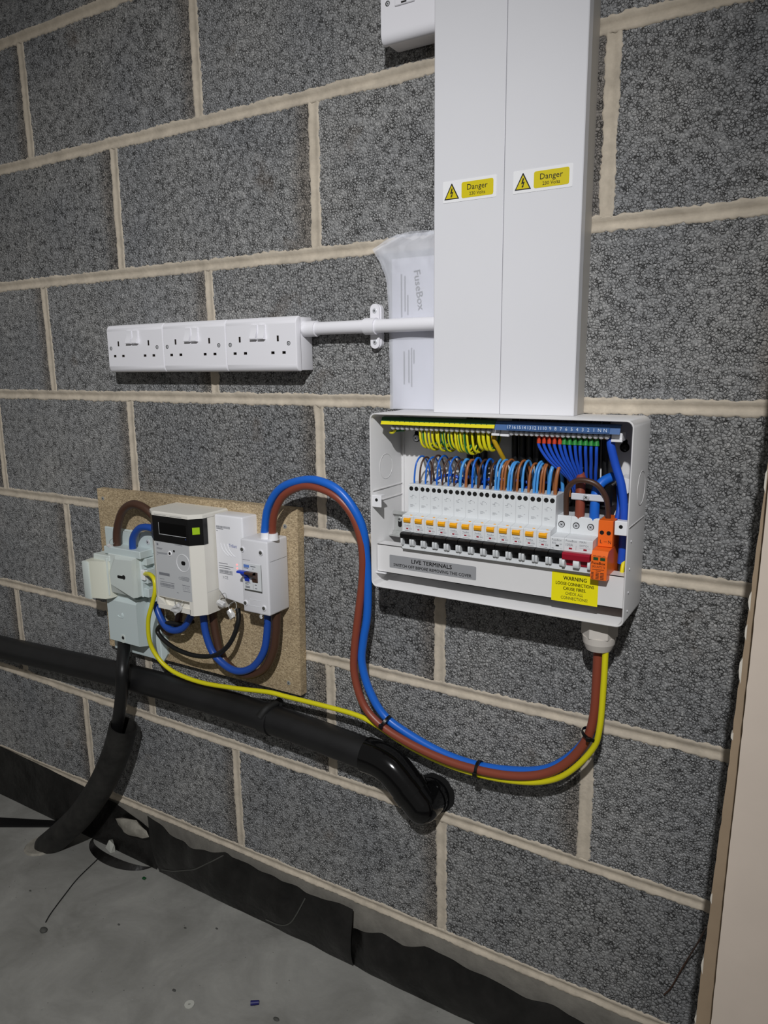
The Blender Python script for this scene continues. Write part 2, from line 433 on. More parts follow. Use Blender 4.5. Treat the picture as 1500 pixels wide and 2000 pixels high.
def holes_plate(mb, x0, x1, z0, z1, y, holes, depth):
    """front sheet at y with rectangular holes sunk to y+depth; returns an MB of the hole floors"""
    xs = sorted(set([x0, x1] + [h[0] for h in holes] + [h[1] for h in holes]))
    zs = sorted(set([z0, z1] + [h[2] for h in holes] + [h[3] for h in holes]))
    for i in range(len(xs)-1):
        for j in range(len(zs)-1):
            cx = (xs[i]+xs[i+1])/2; cz = (zs[j]+zs[j+1])/2
            if any(h[0] < cx < h[1] and h[2] < cz < h[3] for h in holes): continue
            mb.add([(xs[i], y, zs[j]), (xs[i+1], y, zs[j]), (xs[i+1], y, zs[j+1]), (xs[i], y, zs[j+1])], [(0, 1, 2, 3)])
    fl = MB()
    for a, b, c, d in holes:
        q = y + depth
        mb.add([(a,y,c),(b,y,c),(b,y,d),(a,y,d),(a,q,c),(b,q,c),(b,q,d),(a,q,d)], [(0,1,5,4),(1,2,6,5),(2,3,7,6),(3,0,4,7)])
        fl.add([(a,q,c),(b,q,c),(b,q,d),(a,q,d)], [(0,1,2,3)])
    return fl

def screw(parent, c, axis, r, mat=None, head=0.0015, name='screw', label=None):
    """cross-head screw facing along axis"""
    mb = MB(); c = Vector(c); d = Vector(axis).normalized()
    mb.cyl(c, c + d*head*0.5, r, r, 14); mb.cyl(c + d*head*0.5, c + d*head, r, r*0.6, 14)
    o = part(parent, name, mb, mat or NICKEL, label)
    u = d.orthogonal().normalized(); w_ = d.cross(u)
    s = MB()
    for a, b in ((u, w_), (w_, u)):
        e = c + d*(head + 0.00012)
        s.add([e - a*r*.5 - b*r*.11, e + a*r*.5 - b*r*.11, e + a*r*.5 + b*r*.11, e - a*r*.5 + b*r*.11], [(0,1,2,3)])
    part(o, 'cross_slot', s, MATTBLACK)
    return o

ORD = ['first', 'second', 'third', 'fourth', 'fifth', 'sixth', 'seventh', 'eighth', 'ninth', 'tenth', 'eleventh', 'twelfth',
       'thirteenth', 'fourteenth', 'fifteenth', 'sixteenth', 'seventeenth', 'eighteenth', 'nineteenth']

# ---- routes of the larger cables, in metres
PATHS = {
'tail_brown': [(0.3813, -0.05, 0.8007), (0.3821, -0.05, 0.8095), (0.3922, -0.056, 0.8402), (0.4169, -0.062, 0.8729), (0.4565, -0.066, 0.8924), (0.4924, -0.068, 0.8933), (0.5255, -0.066, 0.8812), (0.5486, -0.062, 0.8563), (0.5607, -0.058, 0.8225), (0.5626, -0.054, 0.7871), (0.5581, -0.05, 0.7474), (0.5497, -0.05, 0.6906), (0.5413, -0.05, 0.6323), (0.5404, -0.05, 0.5887), (0.5561, -0.05, 0.5417), (0.5874, -0.05, 0.5142), (0.6356, -0.05, 0.4969), (0.6985, -0.05, 0.4854), (0.7582, -0.05, 0.4842), (0.8146, -0.05, 0.4914), (0.8606, -0.05, 0.509), (0.8938, -0.05, 0.5379), (0.917, -0.05, 0.5766), (0.9255, -0.05, 0.6172), (0.9267, -0.05, 0.6689), (0.9265, -0.05, 0.7059), (0.926, -0.05, 0.7174)] ,
'tail_blue': [(0.3641, -0.05, 0.7988), (0.3654, -0.05, 0.8091), (0.3799, -0.056, 0.8504), (0.4141, -0.062, 0.8864), (0.4652, -0.066, 0.9035), (0.5023, -0.068, 0.9028), (0.532, -0.066, 0.8896), (0.5549, -0.062, 0.8622), (0.5657, -0.056, 0.8305), (0.5663, -0.05, 0.7893), (0.5661, -0.046, 0.7475), (0.5626, -0.044, 0.691), (0.5545, -0.044, 0.6471), (0.5512, -0.044, 0.6091), (0.5629, -0.042, 0.5648), (0.5876, -0.039, 0.526), (0.6283, -0.037, 0.5045), (0.6915, -0.036, 0.4865), (0.752, -0.036, 0.4827), (0.8088, -0.035, 0.4903), (0.8555, -0.035, 0.5061), (0.8893, -0.035, 0.5342), (0.9155, -0.036, 0.5731), (0.9249, -0.036, 0.611), (0.9251, -0.036, 0.6631), (0.9261, -0.037, 0.7012), (0.9258, -0.038, 0.7133)] ,
'earth_main': [(0.0627, -0.05, 0.6905), (0.0912, -0.062, 0.696), (0.1082, -0.068, 0.6888), (0.1095, -0.07, 0.6672), (0.0987, -0.07, 0.6398), (0.0856, -0.07, 0.6084), (0.0788, -0.066, 0.5695), (0.0818, -0.06, 0.5413), (0.1009, -0.055, 0.5165), (0.1363, -0.052, 0.5021), (0.1982, -0.05, 0.4975), (0.2801, -0.05, 0.5054), (0.3556, -0.048, 0.5145), (0.3952, -0.046, 0.5144), (0.4703, -0.044, 0.5153), (0.5317, -0.042, 0.5141), (0.5688, -0.042, 0.5079), (0.631, -0.042, 0.4861), (0.6946, -0.042, 0.4738), (0.7557, -0.044, 0.4729), (0.8137, -0.047, 0.4811), (0.861, -0.05, 0.4968), (0.8959, -0.055, 0.524), (0.9274, -0.057, 0.5687), (0.9362, -0.06, 0.6037), (0.9378, -0.058, 0.6577), (0.9376, -0.056, 0.7085), (0.9367, -0.055, 0.7212)] ,
'head_brown': [(-0.018, -0.045, 0.7215), (-0.0173, -0.045, 0.7349), (-0.0132, -0.045, 0.7683), (0.0064, -0.045, 0.8061), (0.0349, -0.044, 0.823), (0.0639, -0.042, 0.8189), (0.0866, -0.04, 0.8033), (0.1002, -0.038, 0.7854)] ,
'head_blue': [(0.0308, -0.048, 0.725), (0.031, -0.048, 0.7348), (0.0345, -0.048, 0.7579), (0.0527, -0.048, 0.7776), (0.0734, -0.046, 0.7826), (0.0951, -0.042, 0.7778), (0.1094, -0.04, 0.7679)] ,
'comms': [(0.2912, -0.045, 0.658), (0.2948, -0.05, 0.6327), (0.2797, -0.058, 0.5941), (0.248, -0.062, 0.5674), (0.1982, -0.062, 0.5556), (0.1454, -0.06, 0.5573), (0.1093, -0.058, 0.5687), (0.0924, -0.056, 0.582), (0.102, -0.055, 0.595), (0.1237, -0.052, 0.6026), (0.1565, -0.046, 0.6036), (0.1744, -0.042, 0.612)] ,
'loop_blue': [(0.0852, -0.05, 0.6383), (0.0942, -0.052, 0.6174), (0.1133, -0.055, 0.597), (0.1357, -0.056, 0.5916), (0.1624, -0.056, 0.6014), (0.1815, -0.054, 0.6265), (0.1877, -0.052, 0.6491)] ,
'loop_brown': [(0.1443, -0.045, 0.6464), (0.1419, -0.045, 0.6202), (0.1277, -0.04, 0.5932), (0.1028, -0.035, 0.5737), (0.0832, -0.033, 0.5796), (0.0783, -0.033, 0.5989), (0.078, -0.033, 0.6189)] ,
'mi_blue': [(0.2204, -0.06, 0.6506), (0.2209, -0.06, 0.6321), (0.2246, -0.06, 0.6014), (0.2382, -0.058, 0.5671), (0.2687, -0.056, 0.5465), (0.298, -0.054, 0.5435), (0.3277, -0.052, 0.5584), (0.3501, -0.05, 0.5883), (0.3584, -0.048, 0.6224), (0.3615, -0.047, 0.6614)] ,
'mi_brown': [(0.2306, -0.045, 0.6479), (0.2304, -0.045, 0.6291), (0.2347, -0.045, 0.5952), (0.2454, -0.045, 0.5591), (0.2738, -0.045, 0.538), (0.3088, -0.045, 0.5352), (0.3459, -0.045, 0.555), (0.3674, -0.045, 0.59), (0.3757, -0.045, 0.6247), (0.3791, -0.045, 0.6638)] ,
'service': [(-0.0318, -0.036, 0.5392), (-0.0227, -0.045, 0.5253), (-0.0028, -0.066, 0.5062), (0.0083, -0.079, 0.4809), (-0.0066, -0.074, 0.4319), (-0.0331, -0.064, 0.3764), (-0.055, -0.058, 0.3336)] ,
'mem_top': [(-0.025, -0.015, 0.1461), (0.0133, -0.012, 0.1216), (0.0528, -0.012, 0.0999), (0.137, -0.012, 0.1321), (0.1925, -0.012, 0.1192), (0.2988, -0.012, 0.1086), (0.3982, -0.012, 0.1055), (0.4628, -0.012, 0.1101), (0.5023, -0.012, 0.1115)] ,
'mem_top2': [(0.5036, -0.012, 0.0683), (0.5617, -0.012, 0.0906), (0.6087, -0.012, 0.0855), (0.6491, -0.012, 0.1008), (0.7167, -0.012, 0.0968), (0.7717, -0.012, 0.0964), (0.8158, -0.012, 0.0938), (0.8747, -0.012, 0.0949), (0.9308, -0.012, 0.0932)] ,
'mem_left': [(-0.5754, -0.012, 0.129), (-0.4079, -0.012, 0.124), (-0.2551, -0.012, 0.1166), (-0.1491, -0.012, 0.1088), (-0.0669, -0.012, 0.0905)] ,
'mem_botfloor': [(-0.6064, -0.01, -0.0163), (-0.3701, -0.01, 0.0036), (-0.2368, -0.01, 0.0016)] ,
}

# ------------------------------------------------------------------ the setting: wall, floor, board at the right
BED = {-2: (2.1505, 0.0), -1: (1.9240, 0.0010), 0: (1.6985, 0.0022), 1: (1.4755, -0.0010), 2: (1.2494, -0.0003), 3: (1.0241, -0.0004),
       4: (0.8021, 0.0002), 5: (0.5786, -0.0024), 6: (0.3536, -0.0045), 7: (0.1235, 0.0060), 8: (-0.1, 0.0)}
PERP = {(0, -0.5): -0.2299, (0, 0.5): 0.2203, (1, 0): 0.0047, (1, 1): 0.4514, (1, 2): 0.8972, (2, -0.5): -0.2307, (2, 0.5): 0.2236,
        (3, 0): -0.0031, (3, 1): 0.4488, (3, -1): -0.4394, (4, -0.5): -0.2291, (4, 1.5): 0.6678, (5, -1): -0.4432, (5, 0): -0.0053,
        (5, 1): 0.4571, (5, 2): 0.9072, (6, -0.5): -0.2263, (6, 0.5): 0.2253, (6, 1.5): 0.6746}
def bedz(k, x):
    a, b = BED[k]; return a + b * x
GAP = 0.0062
XL, XR = -2.0, 2.4
mortar = MB()
def joint(p, q, half, side, deep=1.0):
    """a hand-struck mortar joint from p to q (x, z): hollow in the middle, smeared thinly over the block edges"""
    d = Vector((q[0]-p[0], q[1]-p[1])); n = max(2, int(d.length / 0.0035)); t = d.normalized(); nrm = Vector((-t.y, t.x))
    rows = []
    for i in range(n + 1):
        c = Vector(p) + d * i / n
        k = Vector((c.x * 60, c.y * 60, side))
        wl = half + 0.0020 * noise.noise(k * 0.4) + 0.0030 * noise.noise(k * 3.7)
        wr = half + 0.0020 * noise.noise(k * 0.4 + Vector((9, 5, 1))) + 0.0030 * noise.noise(k * 3.9 + Vector((3, 7, 2)))
        wl = max(wl, GAP + 0.0012); wr = max(wr, GAP + 0.0012)
        dp = (0.0026 + 0.0012 * noise.noise(k * 0.5)) * deep
        rows.append([(c + nrm * wl, 0.0), (c + nrm * (wl - 0.0007), -0.0009), (c + nrm * GAP * 1.04, -0.0011), (c + nrm * GAP * 0.45, dp * 0.55), (c - nrm * GAP * 0.1, dp),
                     (c - nrm * GAP * 0.6, dp * 0.6), (c - nrm * GAP * 1.04, -0.0012), (c - nrm * (wr - 0.0007), -0.0010), (c - nrm * wr, 0.0)])
    vs = []; fs = []
    m_ = len(rows[0])
    for r in rows: vs += [(a.x, y, a.y) for a, y in r]
    for i in range(n):
        for j in range(m_ - 1): fs.append((i*m_+j, i*m_+j+1, (i+1)*m_+j+1, (i+1)*m_+j))
    mortar.add(vs, fs)
mortar.box(XL, XR, 0.006, 0.1, -0.1, 2.15)
rows_perps = {}
for k in range(-2, 8):
    off = 0.0 if k % 2 else 0.5
    us = [off + i for i in range(-5, 6)]
    if k == 7: us = [u + 0.0 for u in us]
    xs = [(u, PERP.get((k, u), u * 0.45 + random.uniform(-0.003, 0.003))) for u in us]
    xs = [x for u, x in xs if XL < x < XR]
    rows_perps[k] = [XL] + xs + [XR]
for k in range(-1, 8):
    joint((XL, bedz(k, XL)), (XR, bedz(k, XR)), 0.0102, k)
for k in range(-2, 7):
    for x in rows_perps[k][1:-1]:
        joint((x + random.uniform(-.002, .002), bedz(k, x) - 0.0078), (x, bedz(k+1, x) + 0.0078), 0.0098, k + 0.37, 0.35)
wall = single('wall_back', mortar, MORTAR, 'grey concrete block wall with pale mortar joints', None, kind='structure', loc=(0.2, 0, 0), angle=60)
for k in range(-2, 8):
    xs = rows_perps[k]
    for a, b in zip(xs[:-1], xs[1:]):
        if k != 7: a += GAP; b -= GAP
        j = lambda: random.uniform(0, 0.0008)
        y0 = 0.0
        za, zb = bedz(k, a) - GAP, bedz(k, b) - GAP
        zc, zd = bedz(k+1, a) + GAP, bedz(k+1, b) + GAP
        bl = MB().add([(a, y0, zc), (b, y0, zd), (b, y0, zb), (a, y0, za), (a, 0.09, zc), (b, 0.09, zd), (b, 0.09, zb), (a, 0.09, za)],
                      [(0, 1, 2, 3), (7, 6, 5, 4), (0, 4, 5, 1), (1, 5, 6, 2), (2, 6, 7, 3), (3, 7, 4, 0)])
        part(wall, 'concrete_block', bl, FOOT if k == 7 else BLOCK, smooth=False)

single('floor', MB().box(-3.0, 3.0, -4.0, 0.0, -0.12, 0.0), FLOOR, 'dusty grey concrete floor slab', None, kind='structure', smooth=False, loc=(0, -2, 0))

# layered board standing off the wall at the right edge of the view
wr = thing('wall_right', 'beige board panel in two layers standing off the block wall', None, (1.7, -0.18, 0), kind='structure')
def board_x(z): return 1.0794 + 0.0328 * z + 0.0
def sheet(mb, xf, y0, y1, jit):
    n = 190; zs = [0.004 + 2.3 * i / n for i in range(n + 1)]
    prof = [(xf(z) + random.uniform(-jit, jit), z) for z in zs] + [(2.35, 2.304), (2.35, 0.004)]
    return mb.prism_y(prof[::-1], y0, y1)
part(wr, 'board_sheet', sheet(MB(), board_x, -0.158, -0.170, 0.0006), BOARDB, 'brown paper-faced rear sheet with torn edge')
part(wr, 'board_sheet', sheet(MB(), lambda z: 1.1038 + 0.0122 * z, -0.180, -0.1925, 0.0003), BOARD, 'smooth beige front sheet')
tp = MB()
z = 0.02
while z < 1.3:
    h = random.uniform(0.004, 0.05)
    if random.random() < 0.45:
        x = board_x(z + h/2); d_ = random.uniform(0.0004, 0.0022)
        pr = [(x + 0.001, z), (x - d_*random.uniform(.4, 1), z + h*.25), (x - d_, z + h*.5), (x - d_*random.uniform(.3, .9), z + h*.8), (x + 0.001, z + h)]
        tp.prism_y(pr, -0.160, -0.1705)
    z += h * random.uniform(1.0, 2.0)
part(wr, 'torn_edge', tp, GYPS, 'ragged white torn gypsum edge')

# ------------------------------------------------------------------ trunking
def danger_label(t, x0, z0):
    """x0,z0 lower left of the white sticker (76 x 27 mm)"""
    y = -0.0502
    lb = part(t, 'warning_label', MB().prism_y(rrect(x0, x0+0.0752, z0, z0+0.0265, 0.001, 2)[::-1], y, y-0.0002), STW, 'white danger sticker')
    yb = y - 0.0003
    part(lb, 'yellow_panel', MB().prism_y(rrect(x0+0.0268, x0+0.0712, z0+0.0035, z0+0.0230, 0.0025)[::-1], yb, yb-0.0001), DANG)
    tx = x0 + 0.0127; tz = z0 + 0.0040
    part(lb, 'triangle_border', MB().prism_y([(tx-.0107, tz-.0003), (tx+.0107, tz-.0003), (tx+.0006, tz+.0190), (tx-.0006, tz+.0190)][::-1], yb, yb-0.0001), INK)
    part(lb, 'triangle', MB().prism_y([(tx-.0086, tz+.0009), (tx+.0086, tz+.0009), (tx, tz+.0168)][::-1], yb-.0002, yb-0.0003), DANG)
    b = MB().prism_y([(tx-.0001, tz+.0132), (tx+.0014, tz+.0128), (tx+.0004, tz+.0083), (tx+.0026, tz+.0090), (tx+.0006, tz+.0040), (tx+.0016, tz+.0042), (tx-.0010, tz+.0016),
                      (tx-.0014, tz+.0048), (tx-.0005, tz+.0043), (tx+.0006, tz+.0072), (tx-.0022, tz+.0062)][::-1], yb-.0004, yb-.0005)
    part(lb, 'lightning_bolt', b, INK)
    wd = text('Danger', x0+0.049, yb-.0002, z0+0.0130, 0.0068, 0.0285, align='CENTER')
    text('230 Volts', x0+0.049, yb-.0002, z0+0.0062, 0.0040, 0.0220, align='CENTER', mb=wd)
    part(lb, 'lettering', wd, INK, smooth=False, kind='stuff')

def trunking(x0, x1, lab, lx, lz):
    t = thing('cable_trunking', lab, 'trunking', ((x0+x1)/2, -0.025, 1.013), 'vertical cable trunking runs')
    part(t, 'trunking_base', MB().box(x0+.0012, x1-.0012, -0.0012, -0.0385, 1.013, 2.12), TRUNK_SHADED)
    lid = MB()
    lid.prism_z([(x0, -0.034), (x0, -0.0490), (x0+.001, -0.0500), (x1-.001, -0.0500), (x1, -0.0490), (x1, -0.034)], 1.0128, 2.12)
    part(t, 'trunking_lid', lid, TRUNK)
    danger_label(t, lx, lz)
trunking(0.6820, 0.7803, 'white trunking length on the left, beside the conduit end', 0.6957, 1.2868)
trunking(0.7810, 0.8812, 'white trunking length on the right, nearest the board edge', 0.7935, 1.2868)

# ------------------------------------------------------------------ accessories on the wall
def faceplate_profile(z0, z1, yb, yf, rz, ry, n=6):
    pr = [(yb, z0)]
    for i in range(n+1):
        a = math.pi/2 * i/n; pr.append((yf + ry*(1-math.sin(a)) , z0 + rz*(1-math.cos(a))))
    for i in range(n+1):
        a = math.pi/2 * i/n; pr.append((yf + ry*(1-math.cos(a)), z1 - rz*(1-math.sin(a))))
    pr.append((yb, z1))
    return pr

SW, SH = 0.1458, 0.0845
def make_socket():
    t = thing('double_socket', 'double socket', 'socket', (0, 0, 0), 'row of double sockets')
    part(t, 'back_box', MB().rbox(0.0015, SW-0.0015, -0.0345, -0.0015, 0.0012, SH-0.0012, 0.0018, 2), SOCK)
    pr = faceplate_profile(0, SH, -0.0345, -0.0452, 0.011, 0.0085)
    hol = []
    for cx in (0.030, 0.1090): hol.append((cx-.0021, cx+.0021, 0.0465, 0.0555))
    for cx in (0.0187, 0.0410, 0.0981, 0.1205): hol.append((cx-.0034, cx+.0034, 0.0270, 0.0312))
    f = MB()
    n = len(pr)
    flat = [i for i in range(n-1) if abs(pr[i][0] - pr[i+1][0]) < 1e-9 and abs(pr[i][0] + 0.0452) < 1e-6]
    i0 = flat[0]
    x0, x1, e = 0.0, SW, 0.0016
    # rounded cheeks at both ends: rings that step in by e
    prin = [(y + (0 if k in (0, n-1) else 0.0), z) for k, (y, z) in enumerate(pr)]
    edge = [(min(y + 0.0016, pr[0][0]), z + (0.0008 if z < SH/2 else -0.0008)) for y, z in pr]
    rings = [(x0, edge), (x0+e*.35, [((a[0]+b[0])/2 - .0004, (a[1]+b[1])/2) for a, b in zip(edge, pr)]), (x0+e, pr), (x1-e, pr), (x1-e*.35, [((a[0]+b[0])/2 - .0004, (a[1]+b[1])/2) for a, b in zip(edge, pr)]), (x1, edge)]
    vs = []
    for x, q in rings: vs += [(x, y, z) for y, z in q]
    fs = []
    for r_ in range(5):
        for i in range(n-1):
            if r_ == 2 and i == i0: continue
            fs.append((r_*n+i, r_*n+i+1, (r_+1)*n+i+1, (r_+1)*n+i))
    fs += [tuple(range(n)), tuple(range(5*n, 6*n))]
    f.add(vs, fs)
    holes_plate(f, x0+e, x1-e, pr[i0][1], pr[i0+1][1], -0.0452, hol, 0.0005)
    fp = part(t, 'faceplate', f, SOCK, angle=25)
    for a, b_, c, d in hol:
        ya, yb = -0.0449, -0.0360; q = 0.00005
        a += q; b_ -= q; c += q; d -= q
        part(fp, 'pin_hole', MB().add([(a,ya,c),(b_,ya,c),(b_,ya,d),(a,ya,d),(a,yb,c),(b_,yb,c),(b_,yb,d),(a,yb,d)], [(0,1,5,4),(1,2,6,5),(2,3,7,6),(3,0,4,7),(4,5,6,7)]), M('pin_hole_dark', (46, 38, 32), 0.7) if 'pin_hole_dark' not in MATS else MATS['pin_hole_dark'], smooth=False)
    for cx in (0.0620, 0.0785):
        rk = MB().prism_x([(-0.0450, 0.0500), (-0.0520, 0.0508), (-0.0524, 0.0520), (-0.0474, 0.0640), (-0.0480, 0.0725), (-0.0450, 0.0735)], cx-.0062, cx+.0062)
        part(t, 'rocker_switch', rk, SOCK)
    for cx in (0.0092, 0.1303):
        part(t, 'screw_recess', MB().cyl((cx, -0.0452, 0.0432), (cx, -0.0454, 0.0432), 0.0034, 0.0034, 16), MATTBLACK)
        screw(t, (cx + .0003, -0.0453, 0.0430), (0, -1, 0), 0.0024, NICKEL, 0.0003)
    return t
sk = make_socket()
labs = ['white double socket at the left end of the row of three', 'white double socket in the middle of the row of three', 'white double socket at the right end, next to the conduit']
for i, x in enumerate((0.0030, 0.1493, 0.2957)):
    o = sk if i == 0 else copy_tree(sk)
    o.location = (x, 0, 1.0703); o['label'] = labs[i]

# fused connection box half hidden behind the trunking, top of the picture
t = thing('switch_box', 'white wall switch box partly hidden behind the left trunking', 'switch', (0.645, -0.02, 1.500))
part(t, 'back_box', MB().rbox(0.6010, 0.681, -0.0345, -0.0015, 1.5015, 1.586, 0.002, 2), SOCK)
pr = faceplate_profile(1.4985, 1.5845, -0.0345, -0.0455, 0.012, 0.009)
part(t, 'faceplate', MB().prism_x(pr, 0.6000, 0.681), SOCK, angle=25)
part(t, 'screw_recess', MB().cyl((0.6105, -0.0455, 1.5450), (0.6105, -0.0457, 1.5450), 0.0034, 0.0034), MATTBLACK)
screw(t, (0.6108, -0.0456, 1.5448), (0, -1, 0), 0.0024, NICKEL, 0.0003)
fr = part(t, 'fuse_carrier', MB().rbox(0.622, 0.652, -0.0475, -0.0450, 1.5385, 1.573, 0.0008, 1), SOCK)
part(fr, 'carrier_slot', MB().box(0.632, 0.640, -0.0478, -0.0474, 1.5400, 1.5420), INK)

# conduit between sockets and trunking
t = thing('conduit', 'round white conduit from the sockets to the trunking', 'conduit', (0.55, -0.022, 1.124))
part(t, 'conduit_pipe', MB().tube([(0.46, -0.0215, 1.1352), (0.684, -0.0215, 1.1352)], 0.0098, 20, 1), SOCK)
part(t, 'adaptor', MB().tube([(0.4402, -0.0215, 1.1352), (0.4640, -0.0215, 1.1352)], 0.0122, 24, 1), SOCK)
t = thing('conduit_saddle', 'white saddle clip holding the conduit to the block wall', 'saddle', (0.565, -0.02, 1.102))
cx = 0.5640
part(t, 'saddle_base', MB().prism_y(rrect(cx-.0092, cx+.0092, 1.1030, 1.1680, 0.0088, 6)[::-1], -0.0008, -0.0085), SOCK)
part(t, 'saddle_strap', MB().prism_y(rrect(cx-.0082, cx+.0076, 1.1030, 1.1680, 0.0076, 6)[::-1], -0.0088, -0.0120), SOCK)
part(t, 'saddle_ring', MB().tube([(cx-.0105, -0.0215, 1.1352), (cx+.0085, -0.0215, 1.1352)], 0.0122, 24, 1), SOCK)
screw(t, (cx, -0.0120, 1.1580), (0, -1, 0), 0.0036); screw(t, (cx, -0.0120, 1.1125), (0, -1, 0), 0.0036)

# leaflet in a polythene sleeve tucked behind the conduit
bag = MB()
outl = [(0.5855, 1.0126), (0.5861, 1.0694), (0.5850, 1.1542), (0.5814, 1.2041), (0.5726, 1.2266), (0.5594, 1.2467), (0.5747, 1.2596), (0.6106, 1.2636), (0.6614, 1.2610), (0.6800, 1.2600)]
LEFT = outl[:6]; 
def lerp_poly(poly, t_):
    i = min(int(t_ * (len(poly)-1)), len(poly)-2); u = t_ * (len(poly)-1) - i
    return (poly[i][0] + (poly[i+1][0]-poly[i][0])*u, poly[i][1] + (poly[i+1][1]-poly[i][1])*u)
NX, NZ = 22, 44
vs = []
for j in range(NZ+1):
    v = j / NZ
    z = 1.0128 + v * 0.250
    # left border x at this height
    xl = 0.5855
    for (xa, za), (xb, zb) in zip(outl[:7], outl[1:8]):
        if min(za, zb) <= z <= max(za, zb) and zb != za:
            xl = xa + (xb-xa) * (z-za)/(zb-za) if za < zb else xl
    if z > 1.2467: xl = 0.5594 + (z - 1.2467) / (1.2636 - 1.2467) * 0.046
    for i in range(NX+1):
        u = i / NX
        x = xl + (0.684 - xl) * u
        crumple = max(0, (z - 1.19) / 0.07)
        y = -0.0068 - 0.004 * math.sin(math.pi * min(1, u*1.4)) - (0.010 * crumple * (0.5 + 0.5 * noise.noise(Vector((x*70, z*60, 1)))) + 0.006 * crumple * noise.noise(Vector((x*160, z*150, 4)))) - 0.0012 * noise.noise(Vector((x*50, z*30, 2)))
        y = min(y, -0.004)
        if 1.118 < z < 1.152: y = max(y, -0.0105)
        vs.append((x, y, z))
fs = [(j*(NX+1)+i, j*(NX+1)+i+1, (j+1)*(NX+1)+i+1, (j+1)*(NX+1)+i) for j in range(NZ) for i in range(NX)]
bag.add(vs, fs)
back = [(x, -0.0016, z) for x, y, z in vs]
bag.add(back, [f[::-1] for f in fs])
t = thing('plastic_sleeve', 'crumpled translucent plastic sleeve tucked behind the conduit', 'bag', (0.63, -0.008, 1.0128))
part(t, 'sleeve', bag, BAG, angle=80)
t = thing('instruction_leaflet', 'white printed instruction leaflet inside the plastic sleeve', 'leaflet', (0.635, -0.004, 1.014))
lf = part(t, 'leaflet_pages', MB().box(0.590, 0.680, -0.0028, -0.0048, 1.0140, 1.2300), PAPER)
ink = text('FuseBox', 0.6265, -0.0050, 1.2110, 0.0105, 0.056, rot=-math.pi/2 + 0.13)
text('FuseBox', 0.6270, -0.0050, 1.2105, 0.0105, 0.056, rot=-math.pi/2 + 0.13, mb=ink)
part(lf, 'heading', ink, INK, smooth=False)
ln = MB()
for i, (xx, a, b) in enumerate(((0.6120, 1.155, 1.205), (0.6165, 1.150, 1.178), (0.6060, 1.147, 1.208), (0.6100, 1.050, 1.098), (0.6180, 1.052, 1.100), (0.6225, 1.046, 1.103), (0.6265, 1.080, 1.100))):
    ln.box(xx-.0012, xx+.0012, -0.0049, -0.0050, a, b)
part(lf, 'printed_lines', ln, GREYINK, smooth=False, kind='stuff')

# ------------------------------------------------------------------ consumer unit
CX0, CX1, CZ0, CZ1, CD = 0.6015, 0.9660, 0.7580, 1.0125, 0.0920
cu = thing('consumer_unit', 'open grey-white consumer unit enclosure with its cover removed', 'fuse box', ((CX0+CX1)/2, -0.046, CZ0))
def shell():
    mb = MB()
    outer = rrect(CX0, CX1, CZ0, CZ1, 0.0095, 6); inner = rrect(CX0+.0022, CX1-.0022, CZ0+.0022, CZ1-.0022, 0.0075, 6)
    n = len(outer)
    loops = [(outer, -0.0008), (outer, -CD+.0008), ([((a[0]+b[0])/2*1.0 if False else a[0]*.7+b[0]*.3, a[1]*.7+b[1]*.3) for a, b in zip(outer, inner)], -CD), ([(a[0]*.3+b[0]*.7, a[1]*.3+b[1]*.7) for a, b in zip(outer, inner)], -CD), (inner, -CD+.0008), (inner, -0.0035)]
    vs = []
    for lp, y in loops: vs += [(x, y, z) for x, z in lp]
    fs = []
    for k in range(len(loops)-1):
        for i in range(n): fs.append((k*n+i, k*n+(i+1) % n, (k+1)*n+(i+1) % n, (k+1)*n+i))
    L_ = len(loops)-1
    fs.append(tuple(range(L_*n, L_*n+n))); fs.append(tuple(range(n)))
    return mb.add(vs, fs)
en = part(cu, 'enclosure', shell(), STEEL, angle=40)
il, ir = CX0+.0022, CX1-.0022
part(en, 'knockout', MB().ring((il, -0.0500, 0.9320), (1, 0, 0), 0.0180, 0.0187, 0.0004, 40), STEEL)
part(en, 'knockout', MB().ring((CX1, -0.0350, 0.9250), (1, 0, 0), 0.0210, 0.0218, 0.0004, 40), STEEL)
part(en, 'rib', MB().box(il, il+.0012, -0.088, -0.004, 0.9000, 0.9012).box(il, il+.0012, -0.088, -0.004, 0.8830, 0.8842), STEEL)
part(en, 'rib', MB().box(CX1, CX1+.0006, -0.090, -0.010, 0.8840, 0.8850), STEEL)
part(en, 'rib', MB().box(il+.004, il+.0052, -0.0055, -0.0035, 0.80, 1.00), STEEL)
for z in (0.776, 0.800, 0.83, 0.865): part(en, 'rivet', MB().cyl((CX1, -0.076, z), (CX1+.0008, -0.076, z), 0.0016, 0.001, 10), LUG)
# fixings through the back
for x, z, mt in ((0.6300, 0.9705, NICKEL), (0.9360, 0.9710, BLACK)):
    part(en, 'keyhole', MB().cyl((x, -0.0035, z), (x, -0.0040, z), 0.0062, 0.0062, 20).prism_y(rrect(x-.0030, x+.0034, z, z+.0105, 0.0025, 4)[::-1], -0.0035, -0.0040), MATTBLACK)
    screw(en, (x, -0.0042, z), (0, -1, 0), 0.0048, mt, 0.003, name='fixing_screw')
# lugs for the cover
for x0, x1, z0, z1 in ((il, 0.6190, 0.8775, 0.8950), (0.9490, ir, 0.8740, 0.8915)):
    lg = part(cu, 'cover_lug', MB().rbox(x0, x1, -0.0905, -0.0885, z0, z1, 0.0006, 1).box(x0+.001, x1-.001, -0.0895, -0.078, z1-.0022, z1-.0003), LUG)
    part(lg, 'lug_hole', MB().cyl(((x0+x1)/2, -0.0905, (z0+z1)/2+.002), ((x0+x1)/2, -0.0907, (z0+z1)/2+.002), 0.0024, 0.0024, 12), MATTBLACK)
